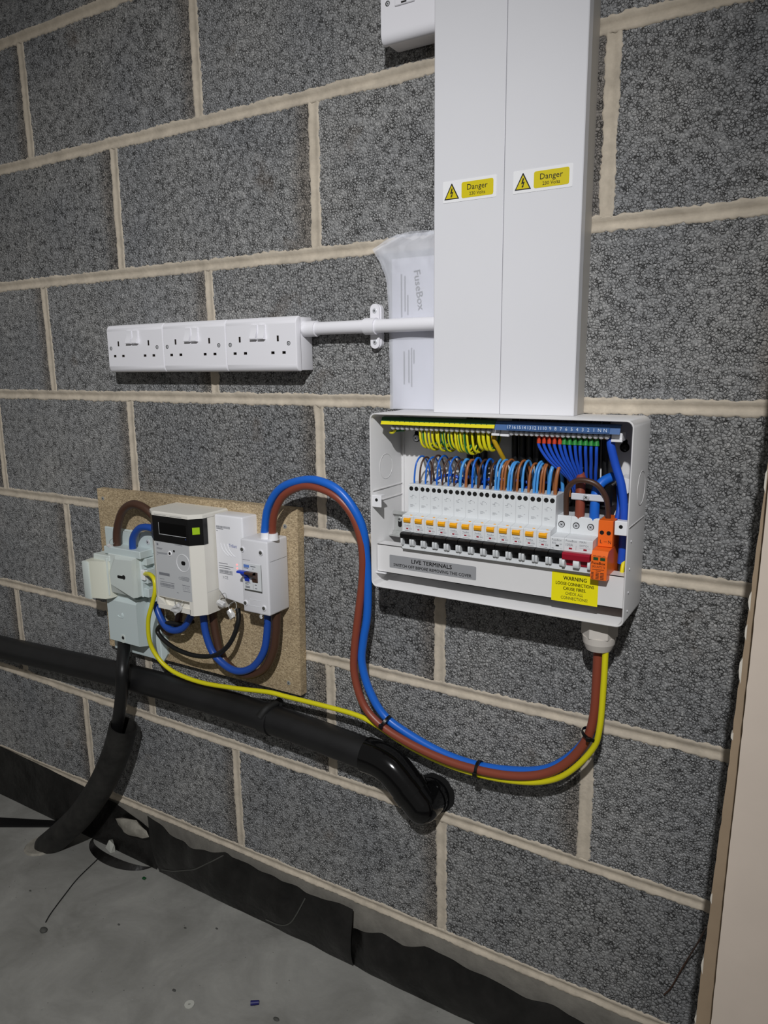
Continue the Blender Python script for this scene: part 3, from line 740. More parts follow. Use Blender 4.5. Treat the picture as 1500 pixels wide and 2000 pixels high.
# rail cover plate along the bottom with its two labels
rc = part(cu, 'lower_cover_plate', MB().box(0.6055, 0.9625, -0.0790, -0.0800, 0.7785, 0.8205).box(0.6055, 0.9625, -0.0800, -0.058, 0.8195, 0.8205).box(0.6055, 0.9625, -0.0800, -0.066, 0.7785, 0.7795), STEEL, 'pale grey plate below the breakers')
part(rc, 'retaining_clip', MB().box(0.6040, 0.6210, -0.0835, -0.0795, 0.7770, 0.7785), LUG)
lb = part(cu, 'live_terminals_label', MB().prism_y(rrect(0.6262, 0.7640, 0.7874, 0.8066, 0.0015)[::-1], -0.0801, -0.0803), SILV, 'silver strip reading LIVE TERMINALS')
tx = text('LIVE TERMINALS', 0.6950, -0.0804, 0.7982, 0.0058, 0.0640, align='CENTER')
text('LIVE TERMINALS', 0.6953, -0.0804, 0.7982, 0.0058, 0.0640, align='CENTER', mb=tx); text('LIVE TERMINALS', 0.6951, -0.0804, 0.7980, 0.0058, 0.0640, align='CENTER', mb=tx)
text('SWITCH OFF BEFORE REMOVING THIS COVER', 0.6952, -0.0804, 0.7902, 0.0044, 0.1240, align='CENTER', mb=tx)
text('SWITCH OFF BEFORE REMOVING THIS COVER', 0.6950, -0.0804, 0.7903, 0.0044, 0.1240, align='CENTER', mb=tx)
part(lb, 'lettering', tx, INK, smooth=False, kind='stuff')
lb = part(cu, 'loose_connections_label', MB().prism_y(rrect(0.8705, 0.9303, 0.7765, 0.8155, 0.0004, 1)[::-1], -0.0801, -0.0803), WARN, 'yellow label reading WARNING')
tx = text('WARNING', 0.9005, -0.0804, 0.8062, 0.0052, 0.0300, align='CENTER'); text('WARNING', 0.9008, -0.0804, 0.8062, 0.0052, 0.0300, align='CENTER', mb=tx)
text('LOOSE CONNECTIONS', 0.9005, -0.0804, 0.7992, 0.0042, 0.0490, align='CENTER', mb=tx); text('LOOSE CONNECTIONS', 0.9007, -0.0804, 0.7992, 0.0042, 0.0490, align='CENTER', mb=tx)
text('CAUSE FIRES.', 0.9005, -0.0804, 0.7929, 0.0042, 0.0295, align='CENTER', mb=tx); text('CAUSE FIRES.', 0.9007, -0.0804, 0.7929, 0.0042, 0.0295, align='CENTER', mb=tx)
text('CHECK ALL', 0.9005, -0.0804, 0.7866, 0.0040, 0.0230, align='CENTER', mb=tx)
text('CONNECTIONS!', 0.9005, -0.0804, 0.7805, 0.0040, 0.0345, align='CENTER', mb=tx)
part(lb, 'lettering', tx, INK, smooth=False, kind='stuff')
# DIN rail
dr = part(cu, 'din_rail', MB().prism_x([(-0.0290, 0.8265), (-0.0330, 0.8265), (-0.0330, 0.8310), (-0.0270, 0.8310), (-0.0270, 0.8570), (-0.0330, 0.8570), (-0.0330, 0.8615), (-0.0290, 0.8615), (-0.0290, 0.8585), (-0.0255, 0.8585), (-0.0255, 0.8295), (-0.0290, 0.8295)], 0.6050, 0.9450), ZINC)
part(dr, 'rail_slot', MB().prism_y(rrect(0.6105, 0.6170, 0.8360, 0.8520, 0.003)[::-1], -0.0271, -0.0273), MATTBLACK)
screw(dr, (0.6138, -0.0274, 0.8490), (0, -1, 0), 0.0042, ZINC, 0.002, name='rail_screw')
part(dr, 'rail_tab', MB().box(0.6040, 0.6230, -0.034, -0.033, 0.8250, 0.8275).box(0.6040, 0.6230, -0.044, -0.034, 0.8250, 0.8258), ZINC)

# terminal bars with their number strips
def term_bar(name, x0, x1, z, n, lab):
    b = part(cu, name, MB().box(x0-.002, x1+.002, -0.0500, -0.0650, z-.0040, z+.0040), BRASS, lab)
    for i in range(n):
        x = x0 + (x1-x0) * i/(n-1)
        mb = MB().cyl((x, -0.0650, z), (x, -0.0725, z), 0.0033, 0.0033, 12).cyl((x, -0.0725, z), (x, -0.0740, z), 0.0033, 0.0016, 12)
        part(b, 'terminal_screw', mb, NICKEL)
    return b
term_bar('earth_bar', 0.6290, 0.7755, 0.9918, 20, 'row of earth terminal screws')
term_bar('neutral_bar', 0.8075, 0.9300, 0.9905, 19, 'row of neutral terminal screws')
for x0, x1, z in ((0.7790, 0.7900, 0.9905), (0.7915, 0.8030, 0.9900), (0.9345, 0.9475, 0.9890)):
    part(cu, 'bar_holder', MB().rbox(x0, x1, -0.0695, -0.050, z-.0042, z+.0062, 0.0008, 1).box(x0+.001, x1+.001, -0.0735, -0.0690, z-.0042, z-.0012), LUG, 'white end holder of a terminal bar')
def strip(name, x0, x1, za, zb, mat, lab):
    mb = MB().prism_x([(-0.0705, zb+.0012), (-0.0760, zb), (-0.0800, za), (-0.0808, za), (-0.0768, zb+.0008), (-0.0705, zb+.0020)], x0, x1)
    return part(cu, name, mb, mat, lab)
es = strip('earth_number_strip', 0.6140, 0.7868, 0.9962, 1.0052, LGREEN, 'green and yellow numbering strip')
def strip_pt(za, zb, f): return (-0.0808 + 0.0040*f - .0002, za + (zb + .0008 - za)*f)
ya, zya = strip_pt(0.9962, 1.0052, 0.0); yb, zyb = strip_pt(0.9962, 1.0052, 0.47)
part(es, 'yellow_band', MB().add([(0.6140, ya, zya), (0.7868, ya, zya), (0.7868, yb, zyb), (0.6140, yb, zyb)], [(0, 1, 2, 3)]), LYEL)
tk = MB()
for i in range(20):
    x = 0.6290 + 0.1465 * i/19; yc, zc = strip_pt(0.9962, 1.0052, 0.40)
    tk.add([(x-.0005, yc-.0002, zc), (x+.0005, yc-.0002, zc), (x+.0005, yc-.0002+.0008, zc+.0018), (x-.0005, yc-.0002+.0008, zc+.0018)], [(0, 1, 2, 3)])
part(es, 'tick_marks', tk, INK, smooth=False, kind='stuff')
ns = strip('neutral_number_strip', 0.7872, 0.9470, 0.9945, 1.0040, LBLUE, 'blue numbering strip')
nm = MB()
for i, s_ in enumerate(['17', '16', '15', '14', '13', '12', '11', '10', '9', '8', '7', '6', '5', '4', '3', '2', '1', 'N', 'N']):
    x = 0.8075 + 0.1225 * i/18
    text(s_, x, -0.0816, 0.9968, 0.0042, align='CENTER', mb=nm)
part(ns, 'numerals', nm, WHITEINK, smooth=False, kind='stuff')
part(ns, 'numeral_backing', MB().prism_x([(-0.0806, 0.9960), (-0.0815, 0.9958), (-0.0815, 1.0018), (-0.0785, 1.0022)], 0.8040, 0.9350), LBLUE)
# tail clamp inside
tc_ = part(cu, 'tail_clamp', MB().rbox(0.8860, 0.9300, -0.0635, -0.0605, 0.9080, 0.9165, 0.001, 1), SEMI, 'milky clamp strap across the main tails')
screw(tc_, (0.9060, -0.0636, 0.9125), (0, -1, 0), 0.0042, NICKEL, 0.0025, name='clamp_screw')
part(cu, 'clamp_base', MB().rbox(0.8880, 0.9330, -0.045, -0.010, 0.8980, 0.9280, 0.002, 1), BLACK)
part(cu, 'white_cable_entry', MB().cyl((0.944, -0.006, 0.925), (0.944, -0.030, 0.925), 0.0125, 0.0105, 20), LUG)

# ------------------------------------------------------------------ breakers
PITCH = 0.01806; BX = 0.6526; BW = 0.0178
def module_print(t, plate, xs, z0):
    p = MB()
    for a, b, c, d in ((.0030, .0062, .8935, .8939), (.0062, .0065, .8935, .8962), (.0065, .0092, .8958, .8962), (.0100, .0112, .8950, .8953), (.0122, .0125, .8925, .8945),
                       (.0045, .0075, .8915, .8918), (.0030, .0080, .8820, .8823), (.0030, .0100, .8806, .8809), (.0030, .0068, .8792, .8795), (.0110, .0130, .8838, .8841)):
        p.box(a, b, -0.0701, -0.0702, c, d)
    return p
def toggle_parts(t, w, mat, white_posts, name='toggle'):
    part(t, name, MB().prism_x([(-0.0830, 0.8285), (-0.0872, 0.8285), (-0.0880, 0.8360), (-0.0955, 0.8385), (-0.0962, 0.8440), (-0.0930, 0.8458), (-0.0830, 0.8458)], 0.0003, w-.0003), mat)
    for x in white_posts:
        part(t, 'toggle_post', MB().prism_x([(-0.0820, 0.8270), (-0.0925, 0.8275), (-0.0942, 0.8300), (-0.0942, 0.8362), (-0.0925, 0.8386), (-0.0820, 0.8386)], x, x+.0030), RCB)
def make_rcbo():
    t = thing('circuit_breaker', 'x', 'breaker', (0, 0, 0), 'row of circuit breakers')
    prof = [(-0.0335, 0.912), (-0.0690, 0.912), (-0.0700, 0.911), (-0.0700, 0.8720), (-0.0870, 0.8695), (-0.0880, 0.8685), (-0.0880, 0.8462), (-0.0830, 0.8460), (-0.0830, 0.8280), (-0.0890, 0.8268), (-0.0890, 0.8215), (-0.0880, 0.8208), (-0.0560, 0.8206), (-0.0560, 0.79), (-0.0335, 0.79)]
    body = part(t, 'body', MB().prism_x(prof, 0, BW), RCB, smooth=False)
    for x in (0.0048, 0.0130):
        part(t, 'terminal_hole', MB().cyl((x, -0.0700, 0.9055), (x, -0.0702, 0.9055), 0.0032, 0.0032, 14), MATTBLACK)
    part(t, 'test_button', MB().prism_x([(-0.0875, 0.8600), (-0.0900, 0.8602), (-0.0912, 0.8635), (-0.0890, 0.8662), (-0.0875, 0.8662)], 0.0030, 0.0134).prism_x([(-0.0870, 0.8660), (-0.0885, 0.8662), (-0.0850, 0.8705), (-0.0840, 0.8705)], 0.0112, 0.0142), AMBER)
    toggle_parts(t, BW, BLACK, (0.0004, BW-.0034))
    part(t, 'indicator', MB().box(0.0062, 0.0096, -0.0880, -0.0882, 0.8500, 0.8518), RED)
    pr = module_print(t, None, None, None)
    text('FuseBox', 0.0040, -0.0880, 0.8545, 0.0022, 0.0092, mb=pr)
    pr.box(0.0030, 0.0140, -0.0880, -0.0881, 0.8530, 0.8532)
    text('B32', 0.0112, -0.0880, 0.8500, 0.0019, 0.0042, mb=pr)
    pr.box(0.0040, 0.0140, -0.0880, -0.0881, 0.8474, 0.8479)
    part(t, 'print', pr, GREYINK, smooth=False, kind='stuff')
    return t
rb = make_rcbo()
for k in range(12):
    o = rb if k == 0 else copy_tree(rb)
    o.location = (BX + PITCH*k, 0, 0)
    o['label'] = ('white breaker with amber test button at the left end of the row' if k == 0 else
                  'white breaker with amber test button, beside the one without a button' if k == 11 else
                  'white breaker with amber test button, %s from the left' % ORD[k])
LOWP = [(-0.0335, 0.8860), (-0.0610, 0.8860), (-0.0620, 0.8850), (-0.0640, 0.8640), (-0.0870, 0.8625), (-0.0880, 0.8615), (-0.0880, 0.8462), (-0.0830, 0.8460), (-0.0830, 0.8280), (-0.0890, 0.8268), (-0.0890, 0.8215), (-0.0880, 0.8208), (-0.0560, 0.8206), (-0.0560, 0.79), (-0.0335, 0.79)]
def low_terminal(t, x):
    part(t, 'terminal_recess', MB().cyl((x, -0.0630, 0.8745), (x, -0.0634, 0.8745), 0.0043, 0.0043, 18), MATTBLACK)
    screw(t, (x, -0.0635, 0.8744), (0, -1, 0), 0.0034, NICKEL, 0.0004, name='terminal_screw')
t = thing('circuit_breaker', 'plain breaker without amber button, beside the red main switch', 'breaker', (0, 0, 0), 'row of circuit breakers')
part(t, 'body', MB().prism_x(LOWP, 0, BW), RCB, smooth=False); toggle_parts(t, BW, BLACK, (0.0004, BW-.0034)); low_terminal(t, 0.0060)
part(t, 'indicator', MB().box(0.0070, 0.0112, -0.0880, -0.0882, 0.8510, 0.8530), MATTBLACK)
pr = text('FuseBox', 0.0020, -0.0880, 0.8580, 0.0026, 0.0125); text('B32', 0.0025, -0.0880, 0.8540, 0.0024, 0.0050, mb=pr)
pr.box(0.0120, 0.0150, -0.0880, -0.0881, 0.8545, 0.8548).box(0.0120, 0.0150, -0.0880, -0.0881, 0.8536, 0.8539).box(0.0125, 0.0155, -0.0880, -0.0881, 0.8480, 0.8483).box(0.0020, 0.0050, -0.0880, -0.0881, 0.8480, 0.8485)
part(t, 'print', pr, GREYINK, smooth=False, kind='stuff')
t.location = (BX + PITCH*12, 0, 0)
t = thing('main_switch', 'double-width white main switch with red lever', 'switch', (0, 0, 0))
w2 = 2*PITCH - 0.0003
part(t, 'body', MB().prism_x(LOWP, 0, w2), RCB, smooth=False); low_terminal(t, 0.0070); low_terminal(t, 0.0255)
part(t, 'lever', MB().prism_x([(-0.0830, 0.8285), (-0.0875, 0.8285), (-0.0885, 0.8350), (-0.0965, 0.8375), (-0.0975, 0.8442), (-0.0945, 0.8465), (-0.0830, 0.8465)], 0.0003, w2-.0008), RED)
for x, ww in ((0.0002, .0034), (w2/2-.0035, .0075), (w2-.0034, .0032)):
    part(t, 'toggle_post', MB().prism_x([(-0.0820, 0.8270), (-0.0950, 0.8275), (-0.0965, 0.8300), (-0.0965, 0.8352), (-0.0950, 0.8374), (-0.0820, 0.8374)], x, x+ww), RCB)
for x in (0.0060, 0.0245): part(t, 'indicator', MB().box(x, x+.0042, -0.0880, -0.0882, 0.8490, 0.8512), RED)
pr = text('FuseBox', 0.0020, -0.0880, 0.8585, 0.0027, 0.0140); text('100A', 0.0022, -0.0880, 0.8530, 0.0036, 0.0090, mb=pr)
text('MAIN', 0.0195, -0.0880, 0.8585, 0.0026, 0.0080, mb=pr); text('SWITCH', 0.0195, -0.0880, 0.8538, 0.0026, 0.0110, mb=pr)
pr.box(0.0150, 0.0153, -0.0880, -0.0881, 0.8490, 0.8545).box(0.0195, 0.0330, -0.0880, -0.0881, 0.8520, 0.8522)
part(t, 'print', pr, GREYINK, smooth=False, kind='stuff')
t.location = (BX + PITCH*13, 0, 0)
# surge protector
SX = BX + PITCH*15 + 0.0002
t = thing('surge_protector', 'orange surge protector module at the right end of the breakers', 'breaker', (SX, -0.06, 0.79))
part(t, 'terminal_block', MB().rbox(SX+.0015, SX+.0195, -0.0335, -0.0735, 0.8535, 0.8870, 0.0006, 1).box(SX+.0015, SX+.0195, -0.0335, -0.056, 0.79, 0.8535), ORANGE)
part(t, 'cartridge', MB().prism_x([(-0.0735, 0.8530), (-0.0900, 0.8520), (-0.0950, 0.8460), (-0.0950, 0.8165), (-0.0940, 0.8155), (-0.0810, 0.8150), (-0.0400, 0.8200), (-0.0400, 0.8530)], SX, SX+.0198), ORANGE, smooth=False)
for x in (0.0062, 0.0146): part(t, 'terminal_hole', MB().cyl((SX+x, -0.0735, 0.8715), (SX+x, -0.0738, 0.8715), 0.0027, 0.0027, 14), MATTBLACK)
for x in (0.0028, 0.0112):
    part(t, 'status_window', MB().box(SX+x, SX+x+.0060, -0.0950, -0.0952, 0.8410, 0.8448), GREEND)
pr = text('L', SX+.0045, -0.0736, 0.8580, 0.0044, 0.0028); text('N', SX+.0145, -0.0736, 0.8580, 0.0044, 0.0036, mb=pr); pr.box(SX+.0090, SX+.0130, -0.0736, -0.0737, 0.8600, 0.8603)
text('NEU.REG.LED', SX+.0024, -0.0950, 0.8456, 0.0018, 0.0150, mb=pr)
text('FuseBox', SX+.0010, -0.0950, 0.8358, 0.0034, 0.0165, mb=pr); text('FuseBox', SX+.0012, -0.0950, 0.8358, 0.0034, 0.0165, mb=pr)
text('SPDUNTS T2', SX+.0015, -0.0950, 0.8315, 0.0026, 0.0160, mb=pr)
pr.box(SX+.0020, SX+.0165, -0.0950, -0.0951, 0.8290, 0.8296).box(SX+.0065, SX+.0125, -0.0950, -0.0951, 0.8272, 0.8279)
for r_ in range(5):
    zz = 0.8245 - .0018*r_
    for a, b in ((.0010, .0040), (.0065, .0105), (.0120, .0165)): pr.box(SX+a, SX+b, -0.0950, -0.0951, zz, zz+.0009)
part(t, 'print', pr, INK, smooth=False, kind='stuff')

# ------------------------------------------------------------------ wiring inside the unit
def wire(name, pts, r, mat, label, group=None, cat='wire', seg=8, sub=5):
    return single(name, MB().tube(pts, r, seg, sub), mat, label, cat, group, angle=60)
def stripe(o, seg, shift=0):
    me = o.data; uv = me.uv_layers.new(name='UVMap')
    d = uv.data
    for p in me.polygons:
        u = ((p.index + shift) % seg + 0.5) / seg
        for li in p.loop_indices: d[li].uv = (u, 0.5)
# each breaker's leads arch over its top and drop behind it
specs = {0: ('b', 'd'), 1: ('b', 'd'), 2: ('b', 'd'), 3: ('b', 'd'), 4: ('l', 't'), 5: ('b', 'd'), 6: ('b', 'd'), 7: ('ll', 'tt'), 8: ('ll', 'dt'), 9: ('l', 't'), 10: ('ll', 'tt'), 11: ('L', 'T')}
wm = {'b': BLUEC, 'd': BROWND, 'l': BLUEL, 't': BROWNT, 'L': BLUEL, 'T': BROWNT}
for k in range(12):
    bx = BX + PITCH*k
    nb = ORD[k]
    for side, codes in zip(('blue', 'brown'), specs[k]):
        base = bx + (0.0045 if side == 'blue' else 0.0132)
        for q, c in enumerate(codes):
            x = base + (q - (len(codes)-1)/2) * 0.0040
            r = 0.0013 if k < 4 else 0.0017 if len(codes) > 1 or k in (5, 6, 9) else 0.0021
            if c in 'LT': r = 0.0026
            top = 0.9500 + random.uniform(-.003, .0015); lean = random.uniform(0.002, 0.005) * (1.6 if k < 4 else 1.0)
            pts = [(x, -0.0600, 0.909), (x+.0002, -0.0605, 0.920), (x+lean*.35, -0.0585, top-.010), (x+lean*.8, -0.0500, top), (x+lean*1.3, -0.0400, top-.002), (x+lean*1.8, -0.0310, top-.018), (x+lean*2.0, -0.0270, 0.905)]
            w_ = (' in front' if q == 0 else ' behind') if False else ''
            lab = '%s wire arching over the %s breaker from the left' % (('pale blue' if c in 'lL' else 'blue') if side == 'blue' else ('tan brown' if c in 'tT' else 'dark brown'), nb)
            if len(codes) > 1: lab = ('left' if q == 0 else 'right') + ' of two ' + lab.replace(' wire', ' wires', 1).replace('arching', 'that arch', 1) if False else '%s-hand %s' % ('left' if q == 0 else 'right', lab) + ', one of a pair'
            wire('%s_wire' % side, pts, r, wm[c], lab, 'wires arching over the breakers')
# short links behind the arches, lying low
for i in range(5):
    x = 0.685 + 0.035*i
    wire('blue_wire', [(x-.018, -0.022, 0.908+.002*(i % 2)), (x, -0.0270, 0.919), (x+.018, -0.0240, 0.921), (x+.034, -0.020, 0.910)], 0.0022, BLUED, 'blue lead lying low behind the arches, %s from the left' % ORD[i], 'low blue leads behind the arches')
# earth loops hanging under the earth bar
for i in range(17):
    x = 0.6690 + 0.00490*i + random.uniform(-.0018, .0018)
    zb = 0.9660 - 0.0040*(i/16) + random.uniform(-.004, .003)
    o = wire('earth_wire', [(x-.0010, -0.0640, 0.9890), (x, -0.0650, 0.978), (x+.0020, -0.0620, zb+.003), (x+.0045, -0.0530, zb-.001), (x+.0065, -0.0420, zb+.003), (x+.0070, -0.0340, 0.980), (x+.0070, -0.0300, 0.996)], 0.0017, STRIPE,
             'green and yellow earth loop under the terminal bar, %s from the left' % ORD[i], 'earth loops under the terminal bar', seg=10)
    stripe(o, 10, random.choice((0, 1, 2, 5, 7, 8)))
for i in range(3):
    x = 0.7585 + 0.0068*i
    o = wire('earth_wire', [(x-.001, -0.0640, 0.9890), (x, -0.0650, 0.978), (x+.002, -0.061, 0.9680-.001*i), (x+.004, -0.050, 0.966), (x+.004, -0.038, 0.975), (x+.003, -0.030, 0.996)], 0.0024, STRIPE,
             'thicker green and yellow loop at the right of the earth bar, %s of three' % ORD[i], 'thicker earth loops', seg=10)
    stripe(o, 10)
o = wire('earth_wire', [(0.7760, -0.0600, 0.990), (0.7790, -0.0610, 0.978), (0.7850, -0.0540, 0.962), (0.7880, -0.0420, 0.945), (0.7880, -0.032, 0.915)], 0.0032, M('mustard_pvc', (186, 150, 22), 0.45), 'thick mustard earth wire dropping past the arches')
o = wire('earth_wire', [(0.6290, -0.0640, 0.9880), (0.6240, -0.0640, 0.9830), (0.6150, -0.0560, 0.9830), (0.6180, -0.0450, 0.9840), (0.6300, -0.040, 0.9850)], 0.0018, STRIPE, 'short earth wire looped at the left end of the terminal bar', seg=10)
stripe(o, 10)
# black sheathed cables from the trunking; the rightmost added to darken the shaded back
for i, x in enumerate((0.7215, 0.7330, 0.7440, 0.7900, 0.8010, 0.8110, 0.8230, 0.8340, 0.8460, 0.8570, 0.8680, 0.8790, 0.8900, 0.9020, 0.9140)):
    wire('black_cable', [(x, -0.014, 1.009), (x+.001, -0.016, 0.97), (x+.002, -0.015, 0.93), (x+.001, -0.013, 0.89)], 0.0050, BLACKC, 'black cable coming down behind the breakers, %s from the left' % ORD[i], 'black cables from the trunking')
# neutral leads with ferrules
for i in range(12):
    fx = (0.8420 + 0.00685*i) if i < 5 else (0.8752 + 0.0068*(i-5))
    ex = 0.8790 + 0.0022*i if i < 8 else 0.8935 + 0.0055*(i-8)
    ey = -0.040 - 0.0012*(i % 3); ez = 0.926 - 0.0015*(i % 4) if i < 8 else 0.930
    t = thing('neutral_lead', 'blue neutral lead with %s end sleeve, %s from the left' % ('red' if i < 5 else 'green', ORD[i]), 'wire', (fx, -0.06, 0.92), 'neutral leads under the blue strip')
    z0 = 0.9880
    part(t, 'end_sleeve', MB().cyl((fx, -0.0640, z0), (fx, -0.0645, z0-.0100), 0.0027 if i < 5 else 0.0022, 0.0027 if i < 5 else 0.0036, 12), M('sleeve_red', (196, 62, 34), 0.45) if i == 0 else MATS['sleeve_red'] if i < 5 else (M('sleeve_green', (38, 130, 52), 0.45) if i == 5 else MATS['sleeve_green']))
    if i < 8:
        pts = [(fx, -0.0645, z0-.006), (fx+.0006, -0.0645, z0-.014), (fx*.72+ex*.28, -0.060, z0-.030), (fx*.30+ex*.70, -0.052, 0.942), (ex, ey, ez), (ex+.002, -0.030, 0.905)]
    else:
        pts = [(fx, -0.0645, z0-.006), (fx, -0.0640, z0-.018), (fx*.75+ex*.25, -0.057, 0.956), (fx*.4+ex*.6, -0.050, 0.942), (ex, -0.038, 0.922)]
    part(t, 'lead', MB().tube(pts, 0.0021, 8, 5), BLUED, angle=60)
wire('blue_cable', [(0.9330, -0.0630, 0.9880), (0.9335, -0.0640, 0.978), (0.9390, -0.060, 0.955), (0.9470, -0.058, 0.930), (0.9510, -0.056, 0.900), (0.9520, -0.055, 0.860), (0.951, -0.053, 0.83)], 0.0052, BLUED, 'thick blue cable down the right inside of the enclosure', None, 'cable', 12)
wire('blue_cable', [(0.9380, -0.034, 0.925), (0.9430, -0.045, 0.905), (0.9420, -0.050, 0.885), (0.9380, -0.050, 0.8850-.012)], 0.0034, BLUED, 'thinner blue cable curving down beside the surge protector', None, 'cable', 10)
wire('brown_stub', [(0.8962, -0.0560, 0.883), (0.8962, -0.0560, 0.905), (0.8945, -0.0520, 0.930), (0.8935, -0.045, 0.937)], 0.0062, BROWN, 'thick brown tail end rising from the main switch', None, 'cable', 14)
wire('blue_stub', [(0.9150, -0.0560, 0.880), (0.9150, -0.0560, 0.902), (0.9155, -0.0530, 0.920), (0.9210, -0.046, 0.931), (0.9310, -0.036, 0.937)], 0.0062, BLUEC, 'thick blue tail end bending right above the main switch', None, 'cable', 14)
wire('brown_link', [(0.8790, -0.0560, 0.882), (0.8790, -0.0590, 0.900), (0.8815, -0.0655, 0.920), (0.8920, -0.0700, 0.9325), (0.9060, -0.0710, 0.9350), (0.9200, -0.0690, 0.930), (0.9300, -0.0640, 0.915), (0.9325, -0.0600, 0.898), (0.9325, -0.056, 0.884)], 0.0035, BROWND, 'dark brown link arching from the plain breaker to the surge protector', None, 'wire', 12)
wire('earth_wire', [(0.9540, -0.045, 0.84), (0.9540, -0.060, 0.825), (0.953, -0.060, 0.79)], 0.0026, LYEL, 'yellow wire end visible right of the surge protector')
wire('black_cable', [(0.957, -0.030, 0.90), (0.957, -0.034, 0.84), (0.955, -0.034, 0.79)], 0.0048, BLACKC, 'black cable low in the right corner of the enclosure')
part(cu, 'cable_tray_shadow_box', MB().box(0.6060, 0.9620, -0.0050, -0.0300, 0.7640, 0.7740), BLACKC) if False else None

# gland under the unit
t = thing('cable_gland', 'grey-white cable gland under the right end of the enclosure', 'gland', (0.9270, -0.050, 0.706))
hexa = lambda r, a0=0.2: [(0.9270 + r*math.cos(a0 + i*math.pi/3), -0.050 + r*math.sin(a0 + i*math.pi/3)) for i in range(6)]
part(t, 'flange', MB().cyl((0.9270, -0.050, 0.7585), (0.9270, -0.050, 0.7540), 0.0225, 0.0225, 28), GLAND)
part(t, 'nut', MB().prism_z(hexa(0.0232), 0.7290, 0.7545), GLAND, smooth=False)
part(t, 'dome', MB().cyl((0.9270, -0.050, 0.7290), (0.9270, -0.050, 0.7195), 0.0215, 0.0205, 28).cyl((0.9270, -0.050, 0.7195), (0.9270, -0.050, 0.7100), 0.0205, 0.0165, 28), GLAND, angle=50)

# ------------------------------------------------------------------ main tails
wire('brown_tail', PATHS['tail_brown'], 0.0063, BROWN, 'thick brown tail looping from the isolator to the cable gland', 'main tails', 'cable', 16, 6)
wire('blue_tail', PATHS['tail_blue'], 0.0066, BLUEC, 'thick blue tail looping from the isolator to the cable gland', 'main tails', 'cable', 16, 6)
pts = smooth_path(PATHS['earth_main'], 6)
mb = MB(); mb.tube(pts, 0.0042, 12, 1)
o = single('earth_cable', mb, STRIPE, 'yellow and green earth cable sagging from the cut-out to the gland', 'cable', angle=60); stripe(o, 12, 2)
def cable_tie(c, d, r, lab):
    c = Vector(c); d = Vector(d).normalized()
    t = thing('cable_tie', lab, 'cable tie', c, 'black cable ties on the tails')
    part(t, 'band', MB().ring(c - d*.0022, d, r-.0012, r, 0.0044, 28), TIE)
    part(t, 'tie_head', MB().rbox(c.x-.003, c.x+.003, c.y-r-.004, c.y-r+.001, c.z-.003, c.z+.003, 0.0006, 1), TIE)
cable_tie((0.5960, -0.047, 0.5180), (0.80, 0, -0.45), 0.0135, 'black cable tie where the earth cable joins the tails')
cable_tie((0.7580, -0.046, 0.4830), (1, 0, 0.04), 0.0140, 'black cable tie at the bottom of the tail loop')
cable_tie((0.9235, -0.050, 0.5860), (0.35, 0, 1), 0.0140, 'black cable tie below the gland')

# ------------------------------------------------------------------ meter board
t = thing('meter_board', 'chipboard backing panel carrying the meter', 'board', (0.155, -0.009, 0.505))
bd = [(-0.0985, 0.8395), (-0.1010, 0.5030), (0.4045, 0.5065), (0.4105, 0.8435)]
part(t, 'panel', MB().prism_y(bd, -0.0012, -0.0180), CHIP, smooth=False)
for x, z in ((-0.083, 0.8200), (0.378, 0.5250), (0.383, 0.8110), (-0.080, 0.5250)): screw(t, (x, -0.0180, z), (0, -1, 0), 0.0040, ZINC, 0.0006)

# service cut-out
t = thing('service_cutout', 'grey electricity service cut-out on the left of the meter board', 'cut-out', (0.0, -0.05, 0.50))
part(t, 'base_plate', MB().rbox(-0.0780, 0.0620, -0.0245, -0.0180, 0.5030, 0.7640, 0.0015, 1), CUTOUT)
part(t, 'base_plate', MB().cyl((0.0530, -0.0180, 0.7460), (0.0530, -0.0300, 0.7460), 0.0240, 0.0230, 28).box(0.035, 0.075, -0.018, -0.028, 0.705, 0.746), CUTOUT, 'rounded fixing ear')
screw(t, (0.0550, -0.0300, 0.7480), (0, -1, 0), 0.0052, NICKEL, 0.002)
part(t, 'base_plate', MB().prism_y([(0.030, 0.600), (0.030, 0.505), (0.062, 0.498), (0.078, 0.520), (0.078, 0.60)], -0.018, -0.0230), CUTOUT, 'lower corner of the base')
lo_ = MB().prism_x([(-0.0200, 0.6330), (-0.0480, 0.6330), (-0.0550, 0.6240), (-0.0550, 0.5390), (-0.0540, 0.5380), (-0.0200, 0.5300)], -0.0500, 0.0350)
lo_.box(-0.042, 0.028, -0.0200, -0.0500, 0.6330, 0.6480)
lw = part(t, 'lower_cover', lo_, CUTOUT, angle=20)
sw = MB()
for r0, a0, a1 in ((0.0050, -0.9, 1.0), (0.0082, -0.8, 0.9)):
    pts_ = [(-0.0120 + r0*math.cos(a) , -0.0553, 0.5960 + r0*0.8*math.sin(a)) for a in [a0 + (a1-a0)*i/8 for i in range(9)]]
    sw.tube(pts_, 0.0009, 6, 1)
sw.tube([(-0.020, -0.0553, 0.5945), (-0.014, -0.0553, 0.5915), (-0.006, -0.0553, 0.5920)], 0.0009, 6, 4)
part(lw, 'moulded_emblem', sw, CUTOUT)
nt_ = part(lw, 'screw_notch', MB().prism_y(rrect(-0.0160, -0.0040, 0.5385, 0.5560, 0.0045, 5)[::-1], -0.0548, -0.0556), CARRIER)
part(lw, 'screw_recess', MB().cyl((-0.0098, -0.0556, 0.5490), (-0.0098, -0.0558, 0.5490), 0.0036, 0.0036, 14), MATTBLACK)
